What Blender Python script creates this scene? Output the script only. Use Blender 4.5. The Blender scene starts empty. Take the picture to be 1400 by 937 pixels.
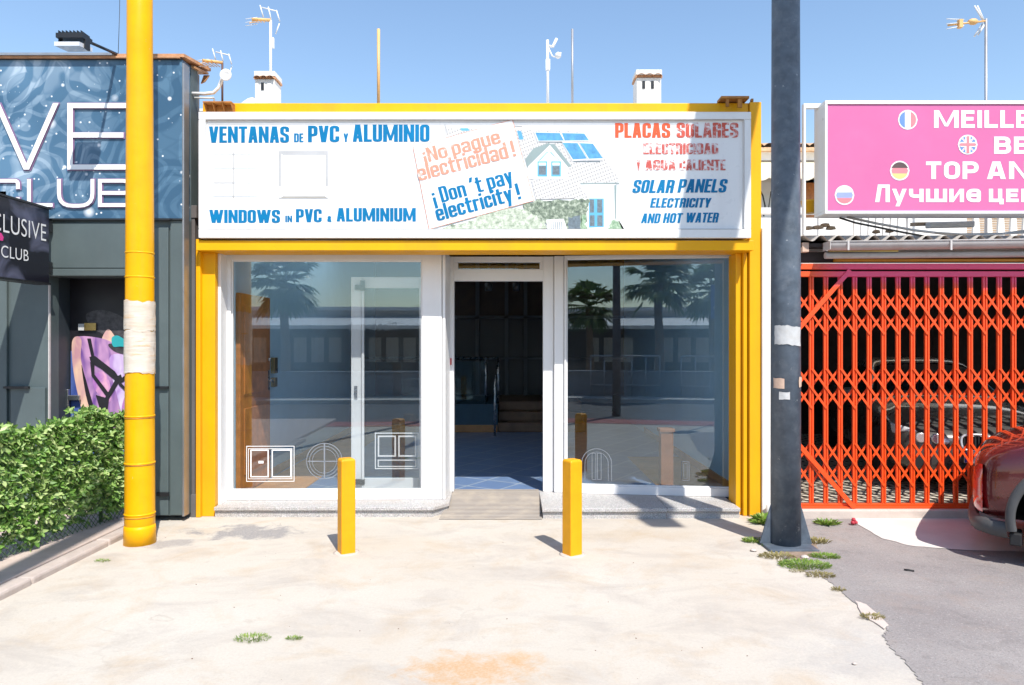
import bpy, bmesh, math, random
from math import sin, cos, pi, radians, sqrt, atan2
from mathutils import Vector, Matrix

random.seed(7)
S = bpy.context.scene
COL = S.collection

# ------------------------------------------------------------------ camera, sky, sun, exposure
CAM_H = 1.7
cam_d = bpy.data.cameras.new('camera'); cam = bpy.data.objects.new('camera', cam_d); COL.objects.link(cam)
cam.location = (0, 0, CAM_H); cam.rotation_euler = (radians(90), 0, 0)
cam_d.sensor_width = 36; cam_d.lens = 36 * 1000 / 1400
cam_d.clip_start = 0.05; cam_d.clip_end = 3000
S.camera = cam

SUN = Vector((-0.42, 1.0, -1.45)).normalized()         # the way the light travels
elev = math.asin(-SUN.z)
w = bpy.data.worlds.new('World'); S.world = w; w.use_nodes = True
nt = w.node_tree
bg = nt.nodes['Background']
sky = nt.nodes.new('ShaderNodeTexSky'); sky.sky_type = 'NISHITA'; sky.sun_disc = False
sky.sun_elevation = elev; sky.sun_rotation = atan2(-SUN.x, -SUN.y)
sky.air_density = 1.25; sky.dust_density = 0.35; sky.ozone_density = 3.0; sky.altitude = 0
nt.links.new(sky.outputs[0], bg.inputs[0]); bg.inputs[1].default_value = 0.15
sd = bpy.data.lights.new('sun', 'SUN'); sd.energy = 4.6; sd.angle = radians(0.5); sd.color = (1, 0.955, 0.88)
so = bpy.data.objects.new('sun', sd); COL.objects.link(so)
so.rotation_euler = SUN.to_track_quat('-Z', 'Y').to_euler(); so.location = (5, -10, 20)
S.view_settings.view_transform = 'Standard'; S.view_settings.look = 'None'
S.view_settings.exposure = 0.47; S.view_settings.gamma = 1
S.view_settings.use_curve_mapping = False
S.render.engine = 'CYCLES'
S.cycles.use_denoising = True
S.cycles.max_bounces = 10; S.cycles.transparent_max_bounces = 24
S.cycles.sample_clamp_indirect = 6
S.cycles.caustics_reflective = False; S.cycles.caustics_refractive = False

# ------------------------------------------------------------------ helpers
def W(x, y, D):
    """point at depth D metres behind image position (x, y) of the 1400 px wide photo"""
    return Vector(((x - 700) / 1000 * D, D, CAM_H - (y - 468.5) / 1000 * D))
def WX(x, D): return (x - 700) / 1000 * D
def WZ(y, D): return CAM_H - (y - 468.5) / 1000 * D

def world_loc(o):
    p = Vector((0, 0, 0))
    while o is not None:
        p += o.location; o = o.parent
    return p

def tag(o, label=None, cat=None, group=None, kind=None):
    if label: o['label'] = label
    if cat: o['category'] = cat
    if group: o['group'] = group
    if kind: o['kind'] = kind
    return o

def empty(name, loc, label, cat, group=None):
    o = bpy.data.objects.new(name, None); COL.objects.link(o); o.location = loc
    o.empty_display_size = 0.1
    return tag(o, label, cat, group)

class MB:
    """collects shapes; build() links them as ONE mesh object"""
    def __init__(s): s.bm = bmesh.new(); s.mi = 0
    def face(s, pts):
        vs = [s.bm.verts.new(p) for p in pts]
        try:
            f = s.bm.faces.new(vs); f.material_index = s.mi
        except ValueError: f = None
        return f
    def box(s, x0, x1, y0, y1, z0, z1):
        c = [(x0,y0,z0),(x1,y0,z0),(x1,y1,z0),(x0,y1,z0),(x0,y0,z1),(x1,y0,z1),(x1,y1,z1),(x0,y1,z1)]
        v = [s.bm.verts.new(p) for p in c]
        for f in ((0,3,2,1),(4,5,6,7),(0,1,5,4),(1,2,6,5),(2,3,7,6),(3,0,4,7)):
            s.bm.faces.new([v[i] for i in f]).material_index = s.mi
        return s
    def obox(s, o, u, v, n, a0, a1, b0, b1, c0, c1):
        """box in a frame: origin o, axes u v n"""
        o = Vector(o); u = Vector(u); v = Vector(v); n = Vector(n)
        P = lambda a, b, c: o + u*a + v*b + n*c
        c = [P(a0,b0,c0),P(a1,b0,c0),P(a1,b1,c0),P(a0,b1,c0),P(a0,b0,c1),P(a1,b0,c1),P(a1,b1,c1),P(a0,b1,c1)]
        vv = [s.bm.verts.new(p) for p in c]
        for f in ((0,3,2,1),(4,5,6,7),(0,1,5,4),(1,2,6,5),(2,3,7,6),(3,0,4,7)):
            s.bm.faces.new([vv[i] for i in f]).material_index = s.mi
        return s
    def prism(s, pts, d):
        """closed outline (3D points) pushed along vector d"""
        d = Vector(d); a = [s.bm.verts.new(p) for p in pts]; b = [s.bm.verts.new(Vector(p) + d) for p in pts]
        n = len(a)
        s.bm.faces.new(a).material_index = s.mi; s.bm.faces.new(b[::-1]).material_index = s.mi
        for i in range(n):
            s.bm.faces.new([a[i], b[i], b[(i+1) % n], a[(i+1) % n]]).material_index = s.mi
        return s
    def tube(s, pts, r, n=10, cap=True):
        pts = [Vector(p) for p in pts]
        rs = r if isinstance(r, (list, tuple)) else [r] * len(pts)
        rings = []; ref = None
        for i, p in enumerate(pts):
            t = (pts[min(i+1, len(pts)-1)] - pts[max(i-1, 0)]).normalized()
            if ref is None:
                ref = Vector((0, 0, 1)) if abs(t.z) < 0.9 else Vector((1, 0, 0))
            a = (ref - t * ref.dot(t))
            if a.length < 1e-4: a = Vector((0, 1, 0)) - t * t.y
            a.normalize(); ref = a; b = t.cross(a)
            rings.append([s.bm.verts.new(p + (a * cos(2*pi*k/n) + b * sin(2*pi*k/n)) * rs[i]) for k in range(n)])
        for i in range(len(rings)-1):
            for k in range(n):
                f = s.bm.faces.new([rings[i][k], rings[i][(k+1) % n], rings[i+1][(k+1) % n], rings[i+1][k]])
                f.material_index = s.mi; f.smooth = True
        if cap:
            s.bm.faces.new(rings[0][::-1]).material_index = s.mi; s.bm.faces.new(rings[-1]).material_index = s.mi
        return s
    def lathe(s, c, prof, n=20, axis='Z', ang=2*pi):
        """profile of (r, h) turned about an axis through c"""
        c = Vector(c); rings = []
        for r, h in prof:
            row = []
            for k in range(n):
                x, y = r*cos(2*pi*k/n), r*sin(2*pi*k/n)
                p = (x, y, h) if axis == 'Z' else ((x, h, y) if axis == 'Y' else (h, x, y))
                row.append(s.bm.verts.new(c + Vector(p)))
            rings.append(row)
        for i in range(len(rings)-1):
            for k in range(n):
                f = s.bm.faces.new([rings[i][k], rings[i][(k+1) % n], rings[i+1][(k+1) % n], rings[i+1][k]])
                f.material_index = s.mi; f.smooth = True
        for ring in (rings[0], rings[-1]):
            try: s.bm.faces.new(ring).material_index = s.mi
            except ValueError: pass
        return s
    def grid(s, rows):
        vs = [[s.bm.verts.new(p) for p in r] for r in rows]
        for i in range(len(vs)-1):
            for k in range(len(vs[i])-1):
                f = s.bm.faces.new([vs[i][k], vs[i][k+1], vs[i+1][k+1], vs[i+1][k]]); f.material_index = s.mi; f.smooth = True
        return s
    def build(s, name, mats, parent=None, bevel=0, normals=True, subsurf=0, keep_origin=False):
        if normals: bmesh.ops.recalc_face_normals(s.bm, faces=s.bm.faces[:])
        off = world_loc(parent) if parent else None
        if off is None:
            if not keep_origin and s.bm.verts:
                xs = [v.co.x for v in s.bm.verts]; ys = [v.co.y for v in s.bm.verts]; zs = [v.co.z for v in s.bm.verts]
                off = Vector(((min(xs)+max(xs))/2, (min(ys)+max(ys))/2, min(zs)))
            else: off = Vector((0, 0, 0))
        for v in s.bm.verts: v.co -= off
        me = bpy.data.meshes.new(name); s.bm.to_mesh(me); s.bm.free()
        if not isinstance(mats, (list, tuple)): mats = [mats]
        for m in mats: me.materials.append(m)
        o = bpy.data.objects.new(name, me); COL.objects.link(o)
        if parent: o.parent = parent
        else: o.location = off
        if bevel:
            b = o.modifiers.new('bevel', 'BEVEL'); b.width = bevel; b.segments = 2; b.limit_method = 'ANGLE'
        if subsurf:
            m = o.modifiers.new('sub', 'SUBSURF'); m.levels = m.render_levels = subsurf
        return o

# ------------------------------------------------------------------ materials
class NT:
    def __init__(s, m): s.nt = m.node_tree; s.n = s.nt.nodes; s.l = s.nt.links
    def add(s, t, **k):
        n = s.n.new(t)
        for a, v in k.items(): setattr(n, a, v)
        return n
    def link(s, a, b): s.l.new(a, b)
    def val(s, sock, v):
        if hasattr(v, 'node'): s.l.new(v, sock)
        else: sock.default_value = v
    def noise(s, vec, scale, detail=4, rough=0.55, dist=0.0):
        n = s.add('ShaderNodeTexNoise'); n.inputs['Scale'].default_value = scale; n.inputs['Detail'].default_value = detail
        n.inputs['Roughness'].default_value = rough; n.inputs['Distortion'].default_value = dist
        if vec: s.link(vec, n.inputs['Vector'])
        return n.outputs['Fac']
    def ramp(s, fac, a, b, c0=(0,0,0,1), c1=(1,1,1,1)):
        n = s.add('ShaderNodeValToRGB'); e = n.color_ramp.elements
        e[0].position = a; e[0].color = c0; e[1].position = b; e[1].color = c1
        s.link(fac, n.inputs[0]); return n.outputs[0]
    def mix(s, fac, a, b, mode='MIX'):
        n = s.add('ShaderNodeMix', data_type='RGBA', blend_type=mode)
        s.val(n.inputs[0], fac); s.val(n.inputs[6], a); s.val(n.inputs[7], b); return n.outputs[2]
    def math(s, op, a, b=None, clamp=False):
        n = s.add('ShaderNodeMath', operation=op, use_clamp=clamp); s.val(n.inputs[0], a)
        if b is not None: s.val(n.inputs[1], b)
        return n.outputs[0]
    def mapping(s, vec, scale=(1,1,1), loc=(0,0,0), rot=(0,0,0)):
        n = s.add('ShaderNodeMapping'); n.inputs['Scale'].default_value = scale; n.inputs['Location'].default_value = loc
        n.inputs['Rotation'].default_value = rot
        s.link(vec, n.inputs['Vector']); return n.outputs[0]
    def bump(s, h, strength, dist, out):
        n = s.add('ShaderNodeBump'); n.inputs['Strength'].default_value = strength; n.inputs['Distance'].default_value = dist
        s.link(h, n.inputs['Height']); s.link(n.outputs[0], out)

def c4(c): return (c[0], c[1], c[2], 1)
def newmat(name):
    m = bpy.data.materials.new(name); m.use_nodes = True
    t = NT(m); b = t.n['Principled BSDF']
    return m, t, b
def geo(t): return t.add('ShaderNodeNewGeometry').outputs['Position']

def mat(name, col, rough=0.5, metal=0, dirt=0.0, dirtcol=(0.2,0.17,0.14), dscale=3, var=0.08, bump=0.0, bscale=60, spec=0.5, coat=0, streak=False, chips=None):
    m, t, b = newmat(name)
    P = geo(t)
    base = c4(col)
    dark = c4([x*(1-var) for x in col]); light = c4([min(1, x*(1+var)) for x in col])
    n1 = t.noise(P, dscale*1.7, 5, 0.6)
    out = t.mix(t.ramp(n1, 0.3, 0.7), dark, light)
    if dirt > 0:
        vec = t.mapping(P, (1,1,0.12)) if streak else P
        n2 = t.noise(vec, dscale*2, 8, 0.65)
        f = t.math('MULTIPLY', t.ramp(n2, 0.48, 0.78), dirt)
        out = t.mix(f, out, c4(dirtcol))
    if chips:
        n3 = t.noise(P, chips[1], 6, 0.7, 0.4)
        out = t.mix(t.ramp(n3, chips[2], chips[2]+0.02), out, c4(chips[0]))
    t.link(out, b.inputs['Base Color'])
    b.inputs['Roughness'].default_value = rough; b.inputs['Metallic'].default_value = metal
    b.inputs['Specular IOR Level'].default_value = spec
    b.inputs['Coat Weight'].default_value = coat; b.inputs['Coat Roughness'].default_value = 0.03
    nr = t.noise(P, 14, 4)
    rr = t.math('ADD', t.math('MULTIPLY', t.math('SUBTRACT', nr, 0.5), 0.25), rough, True)
    t.link(rr, b.inputs['Roughness'])
    if bump > 0:
        t.bump(t.noise(P, bscale, 5, 0.6), bump, 0.01, b.inputs['Normal'])
    return m

M = {}
M['yellow'] = mat('yellow_paint', (0.82, 0.395, 0.002), 0.45, spec=0.3, chips=((0.5,0.34,0.16), 6, 0.76), dirt=0.5, dirtcol=(0.52,0.25,0.03), dscale=1.3, var=0.06, bump=0.06, bscale=30, streak=True)
M['yellow_pole'] = mat('yellow_pole_paint', (0.82, 0.395, 0.002), 0.36, spec=0.2, dirt=0.5, dirtcol=(0.62,0.33,0.05), dscale=3, var=0.07, streak=True, bump=0.08, bscale=18, chips=((0.62,0.52,0.36), 10, 0.69))
M['bollard'] = mat('bollard_paint', (0.77, 0.345, 0.004), 0.45, spec=0.3, chips=((0.30,0.17,0.07), 14, 0.72), dirt=0.35, dirtcol=(0.42,0.2,0.03), dscale=4, bump=0.05, bscale=40, streak=True)
M['ochre'] = mat('ochre_paint', (0.62, 0.27, 0.02), 0.5, dirt=0.3, dirtcol=(0.3,0.13,0.02), dscale=2, streak=True)
M['alu'] = mat('white_aluminium', (0.80, 0.79, 0.78), 0.35, dirt=0.12, dirtcol=(0.5,0.47,0.43), dscale=2, var=0.03, streak=True)
M['white'] = mat('white_paint', (0.80, 0.79, 0.77), 0.5, dirt=0.12, dirtcol=(0.55,0.5,0.45), var=0.03)
M['wall_white'] = mat('white_render_wall', (0.74, 0.71, 0.67), 0.85, dirt=0.3, dirtcol=(0.5,0.43,0.35), dscale=1.2, bump=0.2, bscale=60, streak=True)
M['panel'] = mat('sign_panel_white', (0.81, 0.81, 0.81), 0.3, streak=True, dirt=0.3, dirtcol=(0.60,0.58,0.555), dscale=2.2, var=0.015)
M['panel_frame'] = mat('sign_frame_white', (0.80, 0.795, 0.785), 0.32, dirt=0.14, dirtcol=(0.5,0.45,0.4), dscale=2, var=0.03)
M['sign_blue'] = mat('print_blue', (0.001, 0.165, 0.37), 0.4, spec=0.25, var=0.12, dscale=1.5)
M['seam'] = mat('dark_seam', (0.05, 0.05, 0.05), 0.7)
M['seam_grey'] = mat('grey_seam', (0.30, 0.28, 0.27), 0.6)
def faded(name, col, thr, sc=7):
    m, t, b = newmat(name); P = geo(t)
    n = t.noise(t.mapping(P, (1,1,1.6)), sc, 6, 0.7, 0.6)
    c = t.mix(t.ramp(n, thr, thr+0.14), c4(col), (0.84,0.83,0.83,1))
    t.link(c, b.inputs['Base Color']); b.inputs['Roughness'].default_value = 0.4
    return m
M['print_orange'] = faded('print_orange', (0.72, 0.09, 0.02), 0.74)
M['print_orange_worn'] = faded('print_orange_worn', (0.55, 0.08, 0.045), 0.50, 10)
M['print_pale'] = faded('print_pale_red', (0.72, 0.29, 0.20), 0.57, 9)
M['print_red_worn'] = faded('print_red_worn', (0.52, 0.09, 0.07), 0.48, 11)
M['pink'] = mat('pink_panel', (0.60, 0.135, 0.32), 0.35, var=0.04, dirt=0.1, dirtcol=(0.76,0.3,0.5), dscale=1)
M['letter_white'] = mat('letter_white', (0.82, 0.82, 0.82), 0.4, var=0.02)
M['lilac'] = mat('letter_edge_lilac', (0.25, 0.15, 0.28), 0.4)
M['club_grey'] = mat('club_grey_cladding', (0.085, 0.112, 0.115), 0.5, dirt=0.18, dirtcol=(0.16,0.18,0.18), dscale=1.5, var=0.1, bump=0.03, bscale=25, streak=True)
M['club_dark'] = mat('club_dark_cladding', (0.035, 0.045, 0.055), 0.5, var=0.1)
M['club_side'] = mat('club_side_cladding', (0.14, 0.135, 0.135), 0.4, dirt=0.4, dirtcol=(0.10,0.05,0.02), dscale=2, streak=True)
M['black'] = mat('black_plastic', (0.015, 0.015, 0.017), 0.4)
M['dark_metal'] = mat('dark_metal', (0.03, 0.032, 0.035), 0.4, 0.3)
M['slate'] = mat('slate_pole_paint', (0.078, 0.10, 0.13), 0.5, dirt=0.6, dirtcol=(0.19,0.21,0.24), dscale=5, var=0.25, bump=0.12, bscale=14, chips=((0.27,0.29,0.31), 13, 0.66))
M['sticker'] = mat('torn_paper_white', (0.50, 0.50, 0.50), 0.8, dirt=0.4, dirtcol=(0.45,0.40,0.34), dscale=9, bump=0.3, bscale=40)
def tape():
    m, t, b = newmat('packing_tape_paper'); P = geo(t)
    n = t.noise(t.mapping(P,(3,3,26)), 1.6, 6, .65, .4); n2 = t.noise(t.mapping(P,(1.2,1.2,5)), 2.5, 5, .6)
    c = t.mix(t.ramp(n2,.35,.7), (.60,.50,.40,1), (.68,.62,.55,1)); c = t.mix(t.math('MULTIPLY', t.ramp(n,.56,.70),.75), c, (.60,.33,.09,1))
    t.link(c, b.inputs['Base Color']); b.inputs['Roughness'].default_value = .55; t.bump(n, .5, .012, b.inputs['Normal']); return m
M['tape'] = tape()
M['sticker_tan'] = mat('torn_paper_tan', (0.6, 0.42, 0.32), 0.8, dirt=0.4, dirtcol=(0.4,0.28,0.2), dscale=8)
M['granite'] = None
M['floor_blue'] = None
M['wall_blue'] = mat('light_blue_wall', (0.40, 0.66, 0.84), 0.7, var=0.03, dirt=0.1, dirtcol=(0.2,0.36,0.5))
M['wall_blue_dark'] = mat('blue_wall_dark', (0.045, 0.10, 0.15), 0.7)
M['wood_door'] = mat('varnished_wood', (0.55, 0.20, 0.055), 0.35, var=0.25, dscale=6, streak=True, dirt=0.4, dirtcol=(0.25,0.08,0.02))
M['wood_tan'] = mat('wood_tan', (0.5, 0.26, 0.11), 0.5, var=0.2)
M['brown_dark'] = mat('brown_dark_wood', (0.045, 0.024, 0.014), 0.5, var=0.3)
M['step_wood'] = mat('step_wood', (0.20, 0.12, 0.075), 0.5, var=0.2)
M['brown'] = mat('brown_post', (0.26, 0.11, 0.05), 0.5, var=0.15)
M['steel'] = mat('brushed_steel', (0.55, 0.55, 0.56), 0.28, 1.0)
M['galv'] = mat('galvanised_steel', (0.42, 0.42, 0.43), 0.42, 0.8, dirt=0.35, dirtcol=(0.25,0.2,0.16))
M['brass'] = mat('brass', (0.5, 0.33, 0.12), 0.3, 1.0)
M['rust'] = mat('rusted_orange_steel', (0.42, 0.17, 0.03), 0.7, var=0.3, dirt=0.6, dirtcol=(0.16,0.06,0.02), dscale=8, bump=0.3)
M['terracotta'] = mat('terracotta_tile', (0.52, 0.27, 0.14), 0.8, var=0.25, dscale=7, dirt=0.4, dirtcol=(0.3,0.2,0.13), bump=0.2)
M['tile_pale'] = mat('pale_roof_tile', (0.6, 0.38, 0.22), 0.8, var=0.25, dscale=6, dirt=0.4, dirtcol=(0.35,0.27,0.2))
M['cream'] = mat('cream_awning', (0.72, 0.62, 0.48), 0.8)
M['antenna'] = mat('antenna_white', (0.75, 0.75, 0.75), 0.4)
M['antenna_grey'] = mat('antenna_mast_grey', (0.4, 0.4, 0.42), 0.4, 0.5)
M['antenna_orange'] = mat('antenna_orange', (0.72, 0.42, 0.16), 0.5)
M['antenna_brown'] = mat('antenna_mast_brown', (0.14, 0.08, 0.07), 0.5, 0.3)
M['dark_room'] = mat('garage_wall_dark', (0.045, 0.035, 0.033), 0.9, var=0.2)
M['corr'] = mat('corrugated_fibre_cement', (0.50, 0.46, 0.42), 0.85, dirt=0.5, dirtcol=(0.25,0.2,0.15), dscale=4, bump=0.2)
M['pvc_grey'] = mat('grey_pvc_gutter', (0.56, 0.52, 0.50), 0.4, dirt=0.45, dirtcol=(0.27,0.2,0.15), dscale=3)
M['cable'] = mat('cable_black', (0.02, 0.02, 0.02), 0.5)
M['cable_grey'] = mat('cable_grey', (0.4, 0.39, 0.38), 0.5)
M['debris'] = mat('old_wood_debris', (0.42, 0.30, 0.2), 0.8, var=0.3)
M['yellow_plastic'] = mat('yellow_plastic', (0.75, 0.4, 0.01), 0.4)
M['rubber'] = mat('tyre_rubber', (0.022, 0.022, 0.024), 0.75, var=0.2, bump=0.15, bscale=90)
M['clad'] = mat('grey_cladding_plastic', (0.075, 0.075, 0.077), 0.55, var=0.1, bump=0.1, bscale=200)
M['liner'] = mat('black_liner', (0.012, 0.012, 0.014), 0.7)
M['car_red'] = mat('car_paint_red', (0.125, 0.016, 0.018), 0.3, 0.45, var=0.05, coat=1.0)
M['car_grey'] = mat('car_paint_grey', (0.11, 0.105, 0.10), 0.3, 0.4, var=0.03, coat=1.0)
M['lamp_red'] = mat('tail_lamp_red', (0.55, 0.01, 0.012), 0.1, spec=0.8, coat=1)
M['lamp_clear'] = mat('headlamp_clear', (0.70, 0.71, 0.74), 0.15, 0.15, coat=1)
M['chrome'] = mat('chrome', (0.78, 0.79, 0.81), 0.22, 0.6)
M['plate'] = mat('number_plate', (0.75, 0.75, 0.75), 0.4)
M['plate_blue'] = mat('number_plate_blue', (0.02, 0.08, 0.45), 0.4)
M['carglass'] = mat('car_glass', (0.02, 0.025, 0.03), 0.05, spec=0.8)
M['bark'] = mat('palm_bark', (0.16, 0.10, 0.06), 0.9, var=0.3, bump=0.6, bscale=14)
M['teal'] = mat('teal_cloth', (0.02, 0.33, 0.36), 0.5)
M['traffic_blue'] = mat('traffic_sign_blue', (0.02, 0.09, 0.38), 0.35)
M['render_pale'] = mat('pale_render', (0.55, 0.52, 0.48), 0.85, var=0.08)
M['render_grey'] = mat('grey_block_wall', (0.26, 0.27, 0.29), 0.85, var=0.15)
M['shopfront_dark'] = mat('restaurant_front', (0.03, 0.032, 0.04), 0.4)
M['road'] = mat('road_asphalt', (0.10, 0.10, 0.105), 0.9, var=0.2, dscale=1, bump=0.3, bscale=90)
M['lane_red'] = mat('red_cycle_lane', (0.36, 0.13, 0.12), 0.85, var=0.15, dscale=2)
M['leafdebris'] = mat('dry_leaves', (0.16, 0.08, 0.05), 0.8, var=0.4, dscale=20)

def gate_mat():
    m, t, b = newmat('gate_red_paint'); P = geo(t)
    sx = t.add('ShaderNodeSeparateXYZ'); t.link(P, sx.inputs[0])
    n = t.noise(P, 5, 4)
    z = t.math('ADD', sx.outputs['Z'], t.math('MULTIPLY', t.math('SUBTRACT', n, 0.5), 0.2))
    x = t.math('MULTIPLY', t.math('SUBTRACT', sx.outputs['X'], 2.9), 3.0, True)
    f = t.math('MULTIPLY', t.ramp(t.math('SUBTRACT', z, 1.8), 0.42, 0.52), x)     # magenta tone of the shade under the roof edge, painted onto the gate top
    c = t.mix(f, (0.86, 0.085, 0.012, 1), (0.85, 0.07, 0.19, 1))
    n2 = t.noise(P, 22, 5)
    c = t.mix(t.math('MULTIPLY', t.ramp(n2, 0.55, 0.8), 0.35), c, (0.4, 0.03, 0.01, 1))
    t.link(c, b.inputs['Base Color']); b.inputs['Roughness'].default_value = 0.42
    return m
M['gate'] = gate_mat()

def granite():
    m, t, b = newmat('granite'); P = geo(t)
    v = t.add('ShaderNodeTexVoronoi'); v.inputs['Scale'].default_value = 160; t.link(P, v.inputs['Vector'])
    c = t.ramp(t.noise(P, 120, 3, 0.7), 0.35, 0.65, (0.20,0.17,0.155,1), (0.62,0.57,0.53,1))
    c = t.mix(0.4, c, v.outputs['Color'], 'SOFT_LIGHT')
    bw = t.add('ShaderNodeHueSaturation'); bw.inputs['Saturation'].default_value = 0.3; t.link(c, bw.inputs['Color'])
    d = t.noise(P, 3, 6)
    c2 = t.mix(t.math('MULTIPLY', t.ramp(d, 0.45, 0.75), 0.5), bw.outputs[0], (0.42,0.34,0.28,1))
    t.link(c2, b.inputs['Base Color']); b.inputs['Roughness'].default_value = 0.6
    return m
M['granite'] = granite()

def ramp_mat():
    m, t, b = newmat('ribbed_ramp'); P = geo(t)
    sx = t.add('ShaderNodeSeparateXYZ'); t.link(P, sx.inputs[0])
    wv = t.math('SINE', t.math('MULTIPLY', sx.outputs['Y'], 2*pi/0.038))
    c = t.ramp(wv, 0.1, 0.7, (0.22,0.19,0.165,1), (0.47,0.42,0.37,1))
    c = t.mix(t.math('MULTIPLY', t.ramp(t.noise(P, 6, 6), 0.45, 0.7), 0.5), c, (0.5,0.42,0.33,1))
    t.link(c, b.inputs['Base Color']); b.inputs['Roughness'].default_value = 0.85
    t.bump(wv, 0.6, 0.008, b.inputs['Normal'])
    return m
M['ramp'] = ramp_mat()

def concrete():
    m, t, b = newmat('bleached_concrete'); P = geo(t)
    big = t.noise(P, 0.55, 5, 0.6); mid = t.noise(P, 2.2, 7, 0.68, 0.5); fine = t.noise(P, 60, 5, 0.7); vf = t.noise(P, 260, 3, 0.7)
    c = t.mix(t.ramp(big, 0.35, 0.65), (0.52,0.465,0.395,1), (0.57,0.53,0.47,1))
    c = t.mix(t.math('MULTIPLY', t.ramp(mid, 0.5, 0.72), 0.7), c, (0.47,0.36,0.245,1))
    st = t.noise(t.mapping(P, (0.9, 1.5, 1), (3.1,1.7,0)), 1.5, 8, 0.7, 0.6)
    c = t.mix(t.math('MULTIPLY', t.ramp(st, 0.48, 0.70), 0.6), c, (0.36,0.32,0.29,1))
    c = t.mix(t.math('MULTIPLY', t.ramp(fine, 0.35, 0.75), 0.4), c, (0.36,0.325,0.29,1))
    c = t.mix(t.math('MULTIPLY', t.ramp(vf, 0.58, 0.72), 0.4), c, (0.26,0.23,0.2,1))
    c = t.mix(t.math('MULTIPLY', t.ramp(t.noise(P, 85, 3, 0.8), 0.60, 0.68), t.ramp(t.noise(P, 1.1, 4), 0.4, 0.65)), c, (0.30,0.26,0.22,1))
    c = t.mix(t.math('MULTIPLY', t.ramp(t.noise(P, 6.5, 8, 0.72, .4), 0.58, 0.68), 0.3), c, (0.34,0.30,0.26,1))
    def blob(cx, cy, rx, ry, col, k, edge=0.45, ns=2.6, rot=0.0):
        nonlocal c
        mp = t.mapping(P, (1,1,0), (-cx,-cy,0))
        mp2 = t.mapping(mp, (1/rx, 1/ry, 0), (0,0,0), (0,0,0)) if not rot else t.mapping(t.mapping(mp, (1,1,0), (0,0,0), (0,0,rot)), (1/rx,1/ry,0))
        ln = t.add('ShaderNodeVectorMath', operation='LENGTH'); t.link(mp2, ln.inputs[0])
        d = t.math('ADD', ln.outputs['Value'], t.math('MULTIPLY', t.math('SUBTRACT', t.noise(P, ns, 7, 0.7, 0.3), 0.5), 2.4))
        f = t.math('MULTIPLY', t.math('MULTIPLY', t.ramp(d, 0.35, 0.35+edge, (1,1,1,1), (0,0,0,1)), t.ramp(fine, 0.25, 0.6, (.45,.45,.45,1), (1,1,1,1))), k)
        c = t.mix(f, c, c4(col))
    blob(-2.35, 6.55, 0.75, 0.42, (0.22,0.215,0.225), 0.85, 0.28, 3.2)          # old grey damp patch by the left pilaster
    blob(-2.9, 6.2, 0.35, 0.25, (0.25,0.24,0.24), 0.7, 0.3, 4)
    blob(-0.22, 3.80, 0.40, 0.24, (0.50,0.29,0.13), 0.8, 0.9, 7)              # rust stains
    blob(0.02, 3.95, 0.18, 0.10, (0.52,0.30,0.13), 0.6, 0.9, 8)
    blob(0.9, 6.45, 0.9, 0.25, (0.44,0.35,0.25), 0.4, 0.8, 3)
    blob(-1.0, 6.2, 0.6, 0.3, (0.50,0.42,0.33), 0.4, 0.8, 3)
    blob(2.1, 4.0, 0.7, 0.5, (0.36,0.345,0.335), 0.55, 0.7, 3)
    # hairline cracks
    ve = t.add('ShaderNodeTexVoronoi', feature='DISTANCE_TO_EDGE'); ve.inputs['Scale'].default_value = 0.42
    wob = t.add('ShaderNodeVectorMath', operation='ADD')
    nz = t.add('ShaderNodeTexNoise'); nz.inputs['Scale'].default_value = 2.2; nz.inputs['Detail'].default_value = 7; t.link(P, nz.inputs['Vector'])
    sc = t.add('ShaderNodeVectorMath', operation='SCALE'); sc.inputs['Scale'].default_value = 0.9; t.link(nz.outputs['Color'], sc.inputs[0])
    t.link(P, wob.inputs[0]); t.link(sc.outputs[0], wob.inputs[1]); t.link(wob.outputs[0], ve.inputs['Vector'])
    cr = t.math('MULTIPLY', t.ramp(ve.outputs['Distance'], 0.002, 0.007, (1,1,1,1), (0,0,0,1)), t.math('MULTIPLY', t.ramp(t.noise(P, 0.8, 3), 0.52, 0.62), 0.22))
    c = t.mix(cr, c, (0.25,0.2,0.16,1))
    t.link(c, b.inputs['Base Color']); b.inputs['Roughness'].default_value = 0.9; b.inputs['Specular IOR Level'].default_value = 0.2
    h = t.math('ADD', t.math('MULTIPLY', mid, 0.6), t.math('ADD', t.math('MULTIPLY', fine, 0.25), t.math('MULTIPLY', vf, 0.12)))
    t.bump(h, 0.35, 0.02, b.inputs['Normal'])
    return m
M['concrete'] = concrete()

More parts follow.
